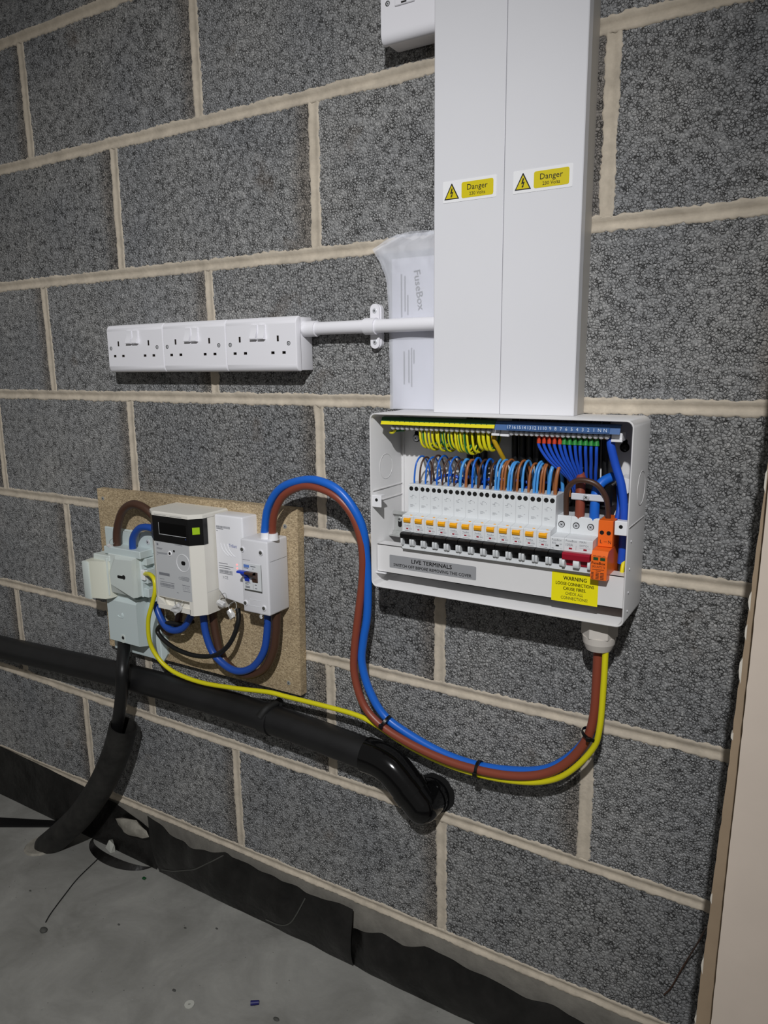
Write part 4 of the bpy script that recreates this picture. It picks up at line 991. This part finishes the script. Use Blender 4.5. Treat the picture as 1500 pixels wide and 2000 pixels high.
# upper body with its stepped right side
part(t, 'terminal_chamber', MB().rbox(-0.0330, 0.0550, -0.0200, -0.0520, 0.6420, 0.7220, 0.0015, 1), CUTOUT)
for z0, z1 in ((0.6420, 0.6600), (0.6700, 0.6980), (0.7060, 0.7200)):
    part(t, 'side_terminal', MB().rbox(0.0540, 0.0660, -0.0220, -0.0480, z0, z1, 0.001, 1), CUTOUT)
part(t, 'earth_terminal', MB().rbox(0.0545, 0.0650, -0.0440, -0.0540, 0.6780, 0.6980, 0.001, 1), LUG)
part(t, 'top_shoulder', MB().rbox(-0.0390, 0.0640, -0.0220, -0.0600, 0.7210, 0.7360, 0.0012, 1), CUTOUT)
part(t, 'back_shield', MB().box(-0.0300, 0.0300, -0.0220, -0.0300, 0.7350, 0.7620), CUTOUT)
fc = part(t, 'fuse_carrier', MB().rbox(-0.0260, 0.0520, -0.0500, -0.0620, 0.6440, 0.7230, 0.0012, 1), CARRIER)
# raised triangular wedge on the carrier's face
part(fc, 'carrier_wedge', MB().add([(-0.0060, -0.0618, 0.7200), (0.0520, -0.0618, 0.7225), (0.0520, -0.0618, 0.6445), (-0.0240, -0.0618, 0.6445), (-0.0240, -0.0618, 0.6900),
                                     (0.0030, -0.0700, 0.7165), (0.0505, -0.0700, 0.7190), (0.0495, -0.0710, 0.6455), (-0.0140, -0.0700, 0.6640), (-0.0150, -0.0700, 0.6860)],
                                    [(0, 5, 6, 1), (1, 6, 7, 2), (2, 7, 8, 3), (3, 8, 9, 4), (4, 9, 5, 0), (5, 9, 8, 7, 6)]), CARRIER, smooth=False)
part(fc, 'carrier_slot', MB().prism_y(rrect(0.0080, 0.0250, 0.6800, 0.6855, 0.0020, 3)[::-1], -0.0695, -0.0708), MATTBLACK)
part(fc, 'carrier_slot', MB().cyl((0.0260, -0.0695, 0.6835), (0.0260, -0.0709, 0.6835), 0.0044, 0.0044, 16), MATTBLACK)
nz = MB().prism_z([(-0.0230, -0.0350), (-0.0230, -0.0640), (-0.0300, -0.0730), (-0.0540, -0.0800), (-0.0620, -0.0820), (-0.0720, -0.0780), (-0.0740, -0.0640), (-0.0720, -0.0350)], 0.6320, 0.7080)
HANDLE = M('cream_carrier_handle', (216, 217, 202), 0.4)
ns_ = part(t, 'carrier_handle', nz, HANDLE, angle=40)
part(ns_, 'handle_rib', MB().rbox(-0.0790, -0.0600, -0.0840, -0.0500, 0.6290, 0.7060, 0.0018, 2), CARRIER)
part(ns_, 'handle_rib', MB().rbox(-0.0290, -0.0240, -0.0680, -0.0400, 0.6380, 0.7140, 0.001, 1), CARRIER)
part(ns_, 'handle_cap', MB().rbox(-0.0680, -0.0200, -0.0640, -0.0300, 0.7060, 0.7180, 0.0015, 1), CARRIER)

def seal(name, c, s, lab, tilt=0.5):
    c = Vector(c); rnd = random.Random(int(c.x*1e4))
    t = thing(name, lab, 'seal', c, 'crimped tamper seals')
    bm = bmesh.new(); bmesh.ops.create_cube(bm, size=1.0)
    bmesh.ops.subdivide_edges(bm, edges=list(bm.edges), cuts=2, use_grid_fill=True)
    rot_ = Matrix.Rotation(tilt, 3, 'Y') @ Matrix.Rotation(0.4, 3, 'X')
    for v in bm.verts:
        p = Vector((v.co.x*s*1.5, v.co.y*s*0.7, v.co.z*s)); p += Vector((rnd.uniform(-1, 1), rnd.uniform(-1, 1), rnd.uniform(-1, 1)))*s*.12
        v.co = c + rot_ @ p
    part(t, 'seal_body', MB().bm(bm), SEAL, smooth=False)
    part(t, 'seal_wire', MB().tube([c + Vector((0, 0, s*.3)), c + Vector((s*.9, .004, s*1.1)), c + Vector((s*.2, .009, s*1.9)), c + Vector((-s*.9, .006, s*1.2)), c + Vector((-s*.2, 0, s*.3))], 0.0006, 6, 5), ZINC)
    return t
seal('tamper_seal', (-0.0240, -0.0560, 0.7335), 0.0090, 'crimped metal seal on top of the cut-out carrier', 0.3)

# meter
MX0, MX1 = 0.1250, 0.2535
t = thing('electricity_meter', 'cream electricity meter with black display band and lime button', 'meter', (0.19, -0.055, 0.65))
OUT = [(MX0, -0.0180), (MX0, -0.0800), (0.1500, -0.0980), (0.2370, -0.0980), (MX1, -0.0800), (MX1, -0.0180)]
body = MB().prism_z(OUT, 0.6740, 0.8240)
low = [(MX0, -0.0180), (MX0, -0.0800), (0.1500, -0.0880), (0.2280, -0.0880), (0.2280, -0.0980), (0.2370, -0.0980), (MX1, -0.0800), (MX1, -0.0180)]
body.prism_z(low, 0.6500, 0.6740)
part(t, 'case', body, METER, smooth=False)
part(t, 'terminal_lip', MB().prism_x([(-0.0870, 0.6560), (-0.0980, 0.6600), (-0.0980, 0.6515), (-0.0870, 0.6500)], 0.1500, 0.2290), METER)
part(t, 'terminal_cheek', MB().add([(0.1480, -0.0870, 0.6510), (0.1480, -0.0975, 0.6510), (0.1480, -0.0975, 0.6730), (0.1480, -0.0870, 0.6730), (0.1690, -0.0870, 0.6530), (0.1690, -0.0975, 0.6600)],
                                   [(0, 1, 2, 3), (1, 5, 2), (0, 4, 5, 1), (3, 2, 5, 4), (0, 3, 4)]), METER, smooth=False)
part(t, 'case_seam', MB().box(MX1, MX1+.0003, -0.078, -0.020, 0.6905, 0.6909), METERF)
LIDO = [(MX0-.001, -0.0180), (MX0-.001, -0.0810), (0.1495, -0.0992), (0.2375, -0.0992), (MX1+.001, -0.0810), (MX1+.001, -0.0180)]
LIDI = [(x + (0.003 if x < .19 else -.003), y + (.003 if y < -.05 else 0)) for x, y in LIDO]
n = len(LIDO)
ld_ = MB().add([(x, y, 0.8235) for x, y in LIDO] + [(x, y, 0.8285) for x, y in LIDO] + [(x, y, 0.8305) for x, y in LIDI],
               [tuple(range(n-1, -1, -1)), tuple(range(2*n, 3*n))] + [(i, (i+1) % n, (i+1) % n + n, i+n) for i in range(n)] + [(i+n, (i+1) % n + n, (i+1) % n + 2*n, i+2*n) for i in range(n)])
part(t, 'top_lid', ld_, METER, smooth=False)
lt = text('Multi-rate electricity meter', 0.1560, -0.0993, 0.8252, 0.0012, 0.0300, mb=None) if False else MB().box(0.1560, 0.1850, -0.0993, -0.0994, 0.8252, 0.8258).box(0.1950, 0.2230, -0.0993, -0.0994, 0.8250, 0.8256)
part(t, 'lid_print', lt, GREYINK, smooth=False, kind='stuff')
def wrap(off, z0, z1):
    a = [(MX0-off*.6, -0.0640), (MX0-off*.6, -0.0800-off*.6), (0.1500, -0.0980-off), (0.2370, -0.0980-off), (MX1+off*.6, -0.0800-off*.6), (MX1+off*.6, -0.0700)]
    b = [(MX1-.001, -0.0700), (MX1-.001, -0.0790), (0.2365, -0.0970), (0.1505, -0.0970), (MX0+.001, -0.0790), (MX0+.001, -0.0640)]
    return MB().prism_z(a + b, z0, z1)
bn = part(t, 'display_band', wrap(0.0010, 0.7770, 0.8232), BLACK, 'glossy black display band', smooth=False)
part(bn, 'display', MB().box(0.1660, 0.2310, -0.0990, -0.0993, 0.7915, 0.8120), GLASS, 'dark blank display')
part(bn, 'display_rim', MB().box(0.1660, 0.2310, -0.0990, -0.0996, 0.7905, 0.7914).box(0.1652, 0.1660, -0.0990, -0.0994, 0.7900, 0.8120), METERF)
tx_, ty_ = 0.676, 0.737; nx_, ny_ = 0.737, -0.676      # along and out of the right-hand chamfer
def chamf(u, o): return (0.2452 + tx_*u + nx_*o, -0.0890 + ty_*u + ny_*o)
part(bn, 'button', MB().prism_z([chamf(-.0062, 0), chamf(-.0062, .0022), chamf(.0062, .0022), chamf(.0062, 0)], 0.7965, 0.8085), GREENB, 'lime green push button', smooth=False)
part(bn, 'band_mark', MB().prism_y([(0.2285, 0.7865), (0.2305, 0.7865), (0.2295, 0.7885)], -0.0990, -0.0993), BLUEINK)
fp = part(t, 'rating_plate', MB().box(0.1515, 0.2355, -0.0980, -0.0983, 0.6755, 0.7765), METERF, 'grey printed rating plate')
pr = MB(); y = -0.0983
def bars(mb, x0, x1, z0, z1, y, seed, n=38):
    rnd = random.Random(seed); x = x0
    while x < x1:
        w_ = rnd.choice((.0004, .0006, .0010)); mb.box(x, min(x+w_, x1), y, y-.0001, z0, z1); x += w_ + rnd.choice((.0004, .0006))
bars(pr, 0.1580, 0.1935, 0.6955, 0.7005, y, 1)
text('CE', 0.2060, y, 0.7130, 0.0050, 0.0075, mb=pr)
text('EMS', 0.2140, y, 0.6960, 0.0060, 0.0160, mb=pr) if False else None
for a, b, c in ((.1555, .1600, .7725), (.1650, .1665, .7740), (.1555, .1700, .7640), (.1555, .1680, .7622), (.1555, .1820, .7560), (.1555, .1800, .7542), (.1555, .1580, .7515), (.1580, .1690, .7075), (.1580, .1940, .7025), (.1585, .1930, .6935), (.2135, .2310, .7180), (.2140, .2320, .7160), (.2140, .2310, .7140), (.2140, .2300, .7120), (.2130, .2320, .7030), (.2150, .2320, .6925), (.1990, .2030, .6870), (.2010, .2200, .7745)):
    pr.box(a, b, y, y-.0001, c, c+.0009)
pr.box(0.1558, 0.1602, y, y-.0001, 0.7690, 0.7722)
part(fp, 'print', pr, GREYINK, smooth=False, kind='stuff')
gp = text('SMS', 0.2140, y, 0.6955, 0.0062, 0.0170)
part(fp, 'print', gp, M('faint_ink', (160, 162, 166), 0.6), smooth=False, kind='stuff')
part(fp, 'grey_bar', MB().box(0.1570, 0.1835, y, y-.0002, 0.7150, 0.7200), GREYINK)
part(fp, 'optical_port', MB().ring((0.2190, y, 0.7440), (0, -1, 0), 0.0150, 0.0158, 0.0006, 36), STW)
part(fp, 'optical_eye', MB().prism_y(rrect(0.2150, 0.2245, 0.7405, 0.7475, 0.0030)[::-1], y, y-.0006), BLACK)
part(fp, 'seal_screw', MB().cyl((0.1880, y, 0.7575), (0.1880, y-.0015, 0.7575), 0.0048, 0.0042, 18), STW)
part(fp, 'led_hole', MB().cyl((0.1890, y-.0015, 0.7578), (0.1890, y-.0018, 0.7578), 0.0026, 0.0026, 12).cyl((0.1985, y, 0.7630), (0.1985, y-.0004, 0.7630), 0.0022, 0.0022, 12), MATTBLACK)
seal('tamper_seal', (0.1990, -0.1010, 0.6590), 0.0125, 'crumpled seal hanging at the bottom of the meter', -0.6)

# communications hub
HX0, HX1 = 0.2560, 0.3205
t = thing('communications_hub', 'white communications hub fixed between meter and isolator', 'hub', (0.288, -0.036, 0.675))
pf = [(HX0, 0.8270), (HX1, 0.8270), (HX1, 0.6700), (0.2700, 0.6760), (HX0, 0.6900)]
bm = bmesh.new()
fv = [bm.verts.new((x, -0.0550, z)) for x, z in pf]; bv = [bm.verts.new((x, -0.0180, z)) for x, z in pf]
n = len(pf)
bm.faces.new(fv); bm.faces.new(bv[::-1])
for i in range(n): bm.faces.new((fv[i], bv[i], bv[(i+1) % n], fv[(i+1) % n]))
bmesh.ops.bevel(bm, geom=[e for e in bm.edges if all(v.co.y < -.05 for v in e.verts) or (e.verts[0].co.z > .8 and e.verts[1].co.z > .8)], offset=0.003, segments=3, profile=0.5, affect='EDGES')
hb = part(t, 'case', MB().bm(bm), HUBW)
y = -0.0550
pr = MB(); bars(pr, 0.2600, 0.2920, 0.8035, 0.8075, y, 5); bars(pr, 0.2620, 0.2930, 0.7235, 0.7285, y, 9)
for a, b, c in ((.2600, .2760, .8015), (.2600, .2625, .7975), (.2615, .2820, .7395), (.2615, .2950, .7350), (.2615, .2880, .7312), (.2620, .2930, .7215)): pr.box(a, b, y, y-.0001, c, c+.0012)
text('CE', 0.2735, y, 0.7125, 0.0055, 0.0080, mb=pr); text('X', 0.2690, y, 0.7125, 0.0050, 0.0030, mb=pr)
part(hb, 'print', pr, GREYINK, smooth=False, kind='stuff')
part(hb, 'brand_print', text('Trilliant', 0.2880, y, 0.7715, 0.0060, 0.0175), BLUEINK, smooth=False)
for i in range(3):
    cx = 0.2790 + .0080*i
    part(hb, 'moulded_arc', MB().tube([(cx-.0110, y, 0.7760), (cx-.0070, y, 0.7660), (cx+.0000, y, 0.7590), (cx+.0060, y, 0.7555)], 0.0008, 6, 5), HUBW)
for z, mt in ((0.7420, LED), (0.7357, LED), (0.7292, LEDO)): part(hb, 'status_light', MB().cyl((0.3040, y, z), (0.3040, y-.0006, z), 0.0014, 0.0012, 12), mt)
seal('tamper_seal', (0.2700, -0.0640, 0.6680), 0.0095, 'crumpled seal hanging between meter and hub', 0.3)
seal('tamper_seal', (0.2980, -0.0700, 0.6560), 0.0105, 'bright square seal hanging below the hub beside the isolator', 1.0)

# isolator
IX0, IX1, IZ0, IZ1, ID = 0.3290, 0.3875, 0.6670, 0.7955, 0.0720
t = thing('isolator_switch', 'pale grey isolator box with blue and brown levers', 'isolator', (0.358, -0.045, IZ0))
cs = part(t, 'case', MB().rbox(IX0, IX1, -ID, -0.0182, IZ0, IZ1, 0.0032, 3), ISO)
part(cs, 'case_seam', MB().box(IX1-.0001, IX1+.0002, -0.066, -0.022, 0.7600, 0.7604).box(IX0+.004, IX0+.020, -ID-.0002, -ID+.001, 0.7594, 0.7598), GREYD)
for x in (0.3672, 0.3832):
    part(t, 'cable_collar', MB().cyl((x, -0.0500, IZ1-.001), (x-.0003, -0.0500, IZ1+.0100), 0.0096, 0.0082, 20), LUG)
win = part(t, 'switch_body', MB().box(0.3335, 0.3725, -ID-.0006, -ID+.01, 0.7085, 0.7540), RCB, smooth=False)
part(win, 'window_edge', MB().box(0.3725, 0.3731, -ID-.0004, -ID, 0.7060, 0.7545).box(0.3345, 0.3731, -ID-.0003, -ID, 0.7055, 0.7082), GREYD)
y = -ID-.0007
pr = MB().box(0.3350, 0.3470, y, y-.0001, 0.7468, 0.7515); part(win, 'blue_print', pr, M('print_blue', (96, 130, 196), 0.6))
pr = MB()
for a, b, c in ((.3500, .3610, .7490), (.3540, .3565, .7450), (.3350, .3450, .7448), (.3370, .3480, .7195), (.3370, .3440, .7170), (.3370, .3470, .7130), (.3370, .3470, .7110), (.3580, .3620, .7175), (.3580, .3625, .7115)): pr.box(a, b, y, y-.0001, c, c+.0014)
pr.box(0.3540, 0.3545, y, y-.0001, 0.7100, 0.7190); part(win, 'print', pr, GREYINK, smooth=False, kind='stuff')
TOG = [(-ID, 0.7400), (-ID-.0060, 0.7425), (-ID-.0125, 0.7425), (-ID-.0140, 0.7395), (-ID-.0100, 0.7340), (-ID-.0040, 0.7300), (-ID-.0020, 0.7230), (-ID, 0.7230)]
part(t, 'lever', MB().prism_x(TOG, 0.3375, 0.3465).prism_x([(-ID-.006, .7424), (-ID-.0135, .7424), (-ID-.0140, .7390), (-ID-.006, .7370)], 0.3300, 0.3465), M('lever_blue', (24, 60, 190), 0.35), 'blue lever')
part(t, 'lever', MB().prism_x(TOG, 0.3540, 0.3650).prism_x([(-ID-.006, .7424), (-ID-.0135, .7424), (-ID-.0140, .7390), (-ID-.006, .7370)], 0.3465, 0.3650), BROWND, 'brown lever')
for x, z in ((0.3335, 0.7770), (0.3740, 0.7760), (0.3350, 0.6830), (0.3755, 0.6800)):
    b = part(t, 'screw_boss', MB().cyl((x, -ID, z), (x, -ID-.0016, z), 0.0052, 0.0046, 18), ISO)
    part(b, 'screw_recess', MB().cyl((x, -ID-.0016, z), (x, -ID-.0018, z), 0.0032, 0.0032, 14), GREYD)
part(cs, 'moulded_frame', MB().box(0.3430, 0.3690, -ID-.0003, -ID, 0.6910, 0.6916).box(0.3430, 0.3436, -ID-.0003, -ID, 0.6800, 0.6916).box(0.3430, 0.3690, -ID-.0003, -ID, 0.6800, 0.6806), RCB)
seal('tamper_seal', (0.3700, -0.0750, 0.6650), 0.0040, 'tiny clear seal tag hanging under the isolator', 1.2)

# cables around the meter
wire('brown_cable', PATHS['head_brown'], 0.0078, BROWND, 'dark brown cable arching from the cut-out to the meter', 'cables around the meter', 'cable', 14)
wire('blue_cable', PATHS['head_blue'], 0.0068, M('dark_blue_pvc', (30, 72, 156), 0.36), 'blue cable arching from the cut-out behind the meter', 'cables around the meter', 'cable', 14)
wire('blue_cable', PATHS['loop_blue'], 0.0066, MATS['dark_blue_pvc'], 'blue cable looped under the left of the meter', 'cables around the meter', 'cable', 14)
wire('brown_cable', PATHS['loop_brown'], 0.0068, BROWND, 'dark brown cable looped under the left of the meter', 'cables around the meter', 'cable', 14)
wire('blue_cable', PATHS['mi_blue'], 0.0066, MATS['dark_blue_pvc'], 'blue cable looping from the meter up to the isolator', 'cables around the meter', 'cable', 14)
wire('brown_cable', PATHS['mi_brown'], 0.0074, BROWND, 'dark brown cable looping from the meter up to the isolator', 'cables around the meter', 'cable', 14)
wire('black_cable', PATHS['comms'], 0.0044, BLACKC, 'thin black cable looping from under the hub across the meter cables', 'cables around the meter', 'cable', 10)

# ------------------------------------------------------------------ service cable, duct, waste pipe
wire('service_cable', PATHS['service'], 0.0125, BLACKC, 'thick black service cable dropping from the cut-out into the duct', None, 'cable', 16)
dp = [(-0.0310, -0.0560, 0.3540), (-0.0560, -0.0600, 0.2900), (-0.1020, -0.0660, 0.2080), (-0.1700, -0.0730, 0.1180), (-0.2450, -0.0800, 0.0440), (-0.3000, -0.0860, -0.0050)]
t = thing('cable_duct', 'dusty black bent duct rising from the floor to the service cable', 'duct', (-0.29, -0.085, 0))
P_ = smooth_path(dp, 8)
outer = MB().tube(P_, 0.0285, 28, 1, cap=False); inner = MB().tube(P_, 0.0255, 28, 1, cap=False)
nn = len(P_)
outer.add(inner.v, inner.f)
o2 = len(inner.v)
for k in range(28):
    outer.f.append((k, (k+1) % 28, (k+1) % 28 + o2, k + o2))
part(t, 'duct_pipe', outer, DUCT, angle=50)
part(t, 'mortar_collar', MB().cyl((-0.3050, -0.094, -0.002), (-0.3050, -0.094, 0.0035), 0.040, 0.034, 26), FILLER, 'broken pale filler round the duct foot')

t = thing('waste_pipe', 'black waste pipe running along the wall below the meter board', 'pipe', (-0.4, -0.036, 0.40))
PA = [(-1.60, -0.034, 0.372), (-0.95, -0.034, 0.405), (-0.48, -0.035, 0.4300), (-0.05, -0.036, 0.4530), (0.18, -0.036, 0.4580), (0.335, -0.036, 0.4565), (0.46, -0.036, 0.4510), (0.572, -0.036, 0.4430)]
part(t, 'pipe_run', MB().tube(PA, 0.0265, 28, 6), PIPE, angle=50)
EL = [(0.552, -0.036, 0.4445), (0.578, -0.036, 0.4428), (0.600, -0.036, 0.4350), (0.618, -0.036, 0.4210), (0.632, -0.036, 0.4080)]
part(t, 'elbow', MB().tube(EL, 0.0292, 28, 6), GLOSSB, 'shiny black elbow', angle=50)
part(t, 'elbow_collar', MB().tube([(0.629, -0.036, 0.4108), (0.641, -0.036, 0.3998)], 0.0306, 28, 1), GLOSSB, angle=50)
bm = bmesh.new(); bmesh.ops.create_uvsphere(bm, u_segments=28, v_segments=16, radius=0.0284, matrix=Matrix.Translation((0.6570, -0.0370, 0.3850)))
part(t, 'wall_elbow', MB().bm(bm).tube([(0.634, -0.0365, 0.4060), (0.6570, -0.0370, 0.3850)], 0.0284, 28, 1).tube([(0.6570, -0.0370, 0.3850), (0.6600, 0.004, 0.3880)], 0.0284, 28, 1), GLOSSB, 'black elbow turning into the wall', angle=50)
part(t, 'elbow_collar', MB().tube([(0.6588, -0.0125, 0.3868), (0.6596, -0.0030, 0.3876)], 0.0302, 28, 1), GLOSSB, angle=50)
hole = MB()
vs = []; 
for k in range(40):
    a = 2*math.pi*k/40; r_ = 0.0335 + 0.0022*noise.noise(Vector((math.cos(a)*4, math.sin(a)*4, 1)))
    vs.append((0.6640 + r_*math.cos(a), -0.0012, 0.3910 + r_*math.sin(a)))
hole.add(vs, [tuple(range(40))])
part(wall, 'pipe_hole', hole, MATTBLACK, 'dark rough hole round the pipe')
def pipe_clip(x, z, lab):
    t = thing('pipe_clip', lab, 'clip', (x, -0.036, z), 'black clips on the waste pipe')
    part(t, 'clip_band', MB().tube([(x-.010, -0.036, z+.0003), (x+.010, -0.036, z-.0003)], 0.0285, 28, 1), PIPE, angle=50)
    part(t, 'clip_arm', MB().tube([(x-.002, -0.058, z+.012), (x+.004, -0.050, z+.024), (x+.008, -0.036, z+.028), (x+.011, -0.024, z+.029)], (0.0085, 0.0055), 12, 4), MATTC)
    part(t, 'clip_eye', MB().ring((x+.012, -0.020, z+.0280), (0.15, -1, 0.1), 0.0028, 0.0085, 0.005, 20), MATTC)
pipe_clip(0.345, 0.4560, 'black clip with a screw eye on the waste pipe')

# ------------------------------------------------------------------ damp membrane along the foot of the wall
SURF = {}
def membrane(name, top, xb0, xb1, lab, wav, seed, foot=0.030, lean=None):
    """a sheet standing against the wall from the floor up to an uneven top edge"""
    NXm = int((top[-1][0] - top[0][0]) / 0.006); NZm = 14
    def height(x):
        for (xa, za), (xb, zb) in zip(top[:-1], top[1:]):
            if xa <= x <= xb: return za + (zb-za)*(x-xa)/(xb-xa)
        return top[0][1] if x < top[0][0] else top[-1][1]
    def depth(xx, x, v):
        b = noise.noise(Vector((xx*9, v*0.9, seed))) ; b2 = noise.noise(Vector((xx*21, v*1.2, seed+3)))
        y = -0.0040 - (1-v)**1.6 * foot - wav * (0.55 + 0.45*b) * math.sin(math.pi*min(1, v*.9+.1)) * 0.7 - wav*0.75*(b2 + 1)*.5*(0.35 + 0.65*v)
        if lean: y -= v * lean[1] * max(0.0, min(1.0, (lean[0] - x) / 0.06))
        return min(y, -0.003)
    SURF[name + lab] = lambda x, z: depth(x, x, min(1.0, z / height(x)))
    vs = []
    for i in range(NXm + 1):
        u = i / NXm; x = top[0][0] + (top[-1][0]-top[0][0]) * u
        fx = xb0 + (xb1 - xb0) * u; zt = height(x)
        for j in range(NZm + 1):
            v = j / NZm; xx = fx + (x - fx) * v
            vs.append((xx, depth(xx, x, v), 0.001 + (zt - 0.001) * v))
    fs = [(i*(NZm+1)+j, (i+1)*(NZm+1)+j, (i+1)*(NZm+1)+j+1, i*(NZm+1)+j+1) for i in range(NXm) for j in range(NZm)]
    nv = len(vs)
    mb = MB().add(vs, fs)
    mb.add([(x, y+.0008, z) for x, y, z in vs], [f[::-1] for f in fs])
    return single(name, mb, DPM, lab, 'membrane', 'damp-proof membrane pieces', angle=80)
membrane('damp_membrane', [(-2.0, .128), (-0.58, .129), (-0.41, .124), (-0.255, .1166), (-0.149, .1088), (-0.067, .0905), (-0.02, .075)], -2.0, -0.01, 'smooth black membrane strip at the wall foot behind the duct', 0.003, 1.0, 0.014)
mem2 = membrane('damp_membrane', [(-0.012, .138), (0.040, .120), (0.075, .113), (0.125, .112), (0.175, .118), (0.203, .123), (0.215, .115), (0.240, .113), (0.2988, .1086), (0.3982, .1055), (0.4628, .1101), (0.5023, .1115)], 0.0, 0.506, 'creased black membrane piece with a raised pointed end', 0.026, 5.0, 0.010, (0.23, 0.016))
membrane('damp_membrane', [(0.4980, .068), (0.5617, .0906), (0.6087, .0855), (0.6491, .1008), (0.7167, .0968), (0.7717, .0964), (0.8158, .0938), (0.8747, .0949), (0.9308, .0932), (1.3, .095), (2.3, .095)], 0.502, 2.3, 'wavy black membrane piece running on to the right', 0.028, 9.0, 0.010)
# crease lines: folded-over seams
sf = SURF['damp_membrane' + mem2['label']]
for line in ([(0.012, 0.012), (0.060, 0.030), (0.120, 0.060), (0.175, 0.100), (0.198, 0.116)], [(0.300, 0.010), (0.335, 0.016), (0.370, 0.040), (0.398, 0.096)]):
    pl = [(p.x, sf(p.x, p.z) - 0.0004, p.z) for p in smooth_path([(x, 0, z) for x, z in line], 8)]
    part(mem2, 'crease', MB().tube(pl, 0.0013, 6, 1), GREYD, 'pale crease line')
# curled flap of membrane lying on the floor by the duct
fl = MB(); vs = []
for i in range(25):
    u = i/24; a = math.pi*(0.02 + 0.96*u)
    cx = -0.125 - 0.100*math.cos(a); rr = math.sin(a)
    for j in range(5):
        v = j/4
        vs.append((cx + 0.004*v, -0.012 - 0.052*rr*(1-v*.30) , 0.0015 + 0.012*v*rr))
fl.add(vs, [(i*5+j, (i+1)*5+j, (i+1)*5+j+1, i*5+j+1) for i in range(24) for j in range(4)])
single('membrane_flap', fl, DPM, 'curled rim of black membrane on the floor beside the duct', 'membrane', 'damp-proof membrane pieces', angle=80)
# loose black strip lying on the floor at the left edge
single('black_strip', MB().prism_z([(-0.78, -0.215), (-0.76, -0.262), (-0.470, -0.112), (-0.345, -0.040), (-0.352, -0.020), (-0.485, -0.082)], 0.001, 0.005), BLACK, 'flat black strip lying on the floor at the left edge', 'strip', smooth=False)

# ------------------------------------------------------------------ litter on the floor
def blob(c, sx, sy, sz, seed, rough=.2):
    bm = bmesh.new(); bmesh.ops.create_icosphere(bm, subdivisions=2, radius=1)
    for v in bm.verts:
        k = 1 + rough*noise.noise(v.co*2.2 + Vector((seed, 0, 0)))
        v.co = Vector((c[0] + v.co.x*sx*k, c[1] + v.co.y*sy*k, max(c[2] + v.co.z*sz*k, 0.0005)))
    return MB().bm(bm)
single('washer', MB().ring((0.3075, -0.2334, 0.0005), (0, 0, 1), 0.0022, 0.0085, 0.0016, 24), WHITEPL, 'small pale washer lying on the concrete floor', 'washer')
t = single('wall_plug', MB().cyl((0.3990, -0.1800, 0.0042), (0.4105, -0.1715, 0.0042), 0.0040, 0.0036, 12), NAVY, 'small dark blue plug lying on the floor', 'debris')
single('green_scrap', MB().rbox(-0.0150, -0.0070, -0.0560, -0.0500, 0.0004, 0.0040, 0.0008, 1), GREEND, 'tiny green scrap on the floor near the membrane', 'debris')
wire('wire_offcut', [(-0.1545, -0.0600, 0.0020), (-0.1500, -0.0660, 0.0020), (-0.1350, -0.1250, 0.0020), (-0.1150, -0.1720, 0.0020), (-0.0930, -0.2190, 0.0020), (-0.0800, -0.2400, 0.0020)], 0.0011, BLACKC, 'thin black wire offcut curving across the floor', None, 'debris', 6)
single('mortar_crumb', blob((-0.0640, -0.2560, 0.003), 0.0080, 0.0065, 0.0045, 3), GREYD, 'dark crumb at the end of the wire offcut', 'debris')
single('paper_scrap', MB().add([(-0.170, -0.026, 0.001), (-0.142, -0.034, 0.002), (-0.136, -0.026, 0.018), (-0.146, -0.020, 0.014), (-0.152, -0.018, 0.024), (-0.168, -0.016, 0.016), (-0.150, -0.027, 0.0005), (-0.138, -0.024, 0.0005), (-0.160, -0.016, 0.0005)],
       [(0, 1, 2, 3, 4, 5), (1, 7, 2), (0, 5, 8), (0, 8, 7, 1), (2, 7, 8, 5, 4, 3)]), WHITEPL, 'torn pale scrap lying by the membrane rim', 'debris', smooth=False)
single('broken_block_piece', blob((-0.078, -0.020, 0.080), 0.052, 0.010, 0.020, 8, .35), FILLER, 'rough mortar lump at the wall foot above the membrane rim', 'debris')
rnd = random.Random(4)
for i, (x, y, s_) in enumerate(((0.4552, -0.1800, .006), (0.2622, -0.2257, .004), (0.0500, -0.1700, .003), (0.1700, -0.1100, .003), (-0.1900, -0.2000, .003), (0.2250, -0.0800, .003))):
    single('floor_crumb', blob((x, y, 0.001), s_, s_*.6, s_*.45, i), GREYD, ['dark flake at the bottom edge of the floor in view', 'dark crumb left of the pale washer', 'small crumb in the middle of the floor', 'crumb on the floor below the creased membrane', 'crumb on the floor left of the wire offcut', 'small crumb near the membrane crease'][i], 'debris', 'crumbs on the floor')
# springy wire standing between wall and board
wire('loose_wire', [(1.0330, -0.006, 0.190), (1.0415, -0.010, 0.2083), (1.0520, -0.018, 0.245), (1.0633, -0.030, 0.2848), (1.0760, -0.065, 0.340), (1.0877, -0.1000, 0.3942), (1.0950, -0.15, 0.43)], 0.0011, BROWND, 'thin springy wire bent between the wall and the board edge', None, 'wire', 6)
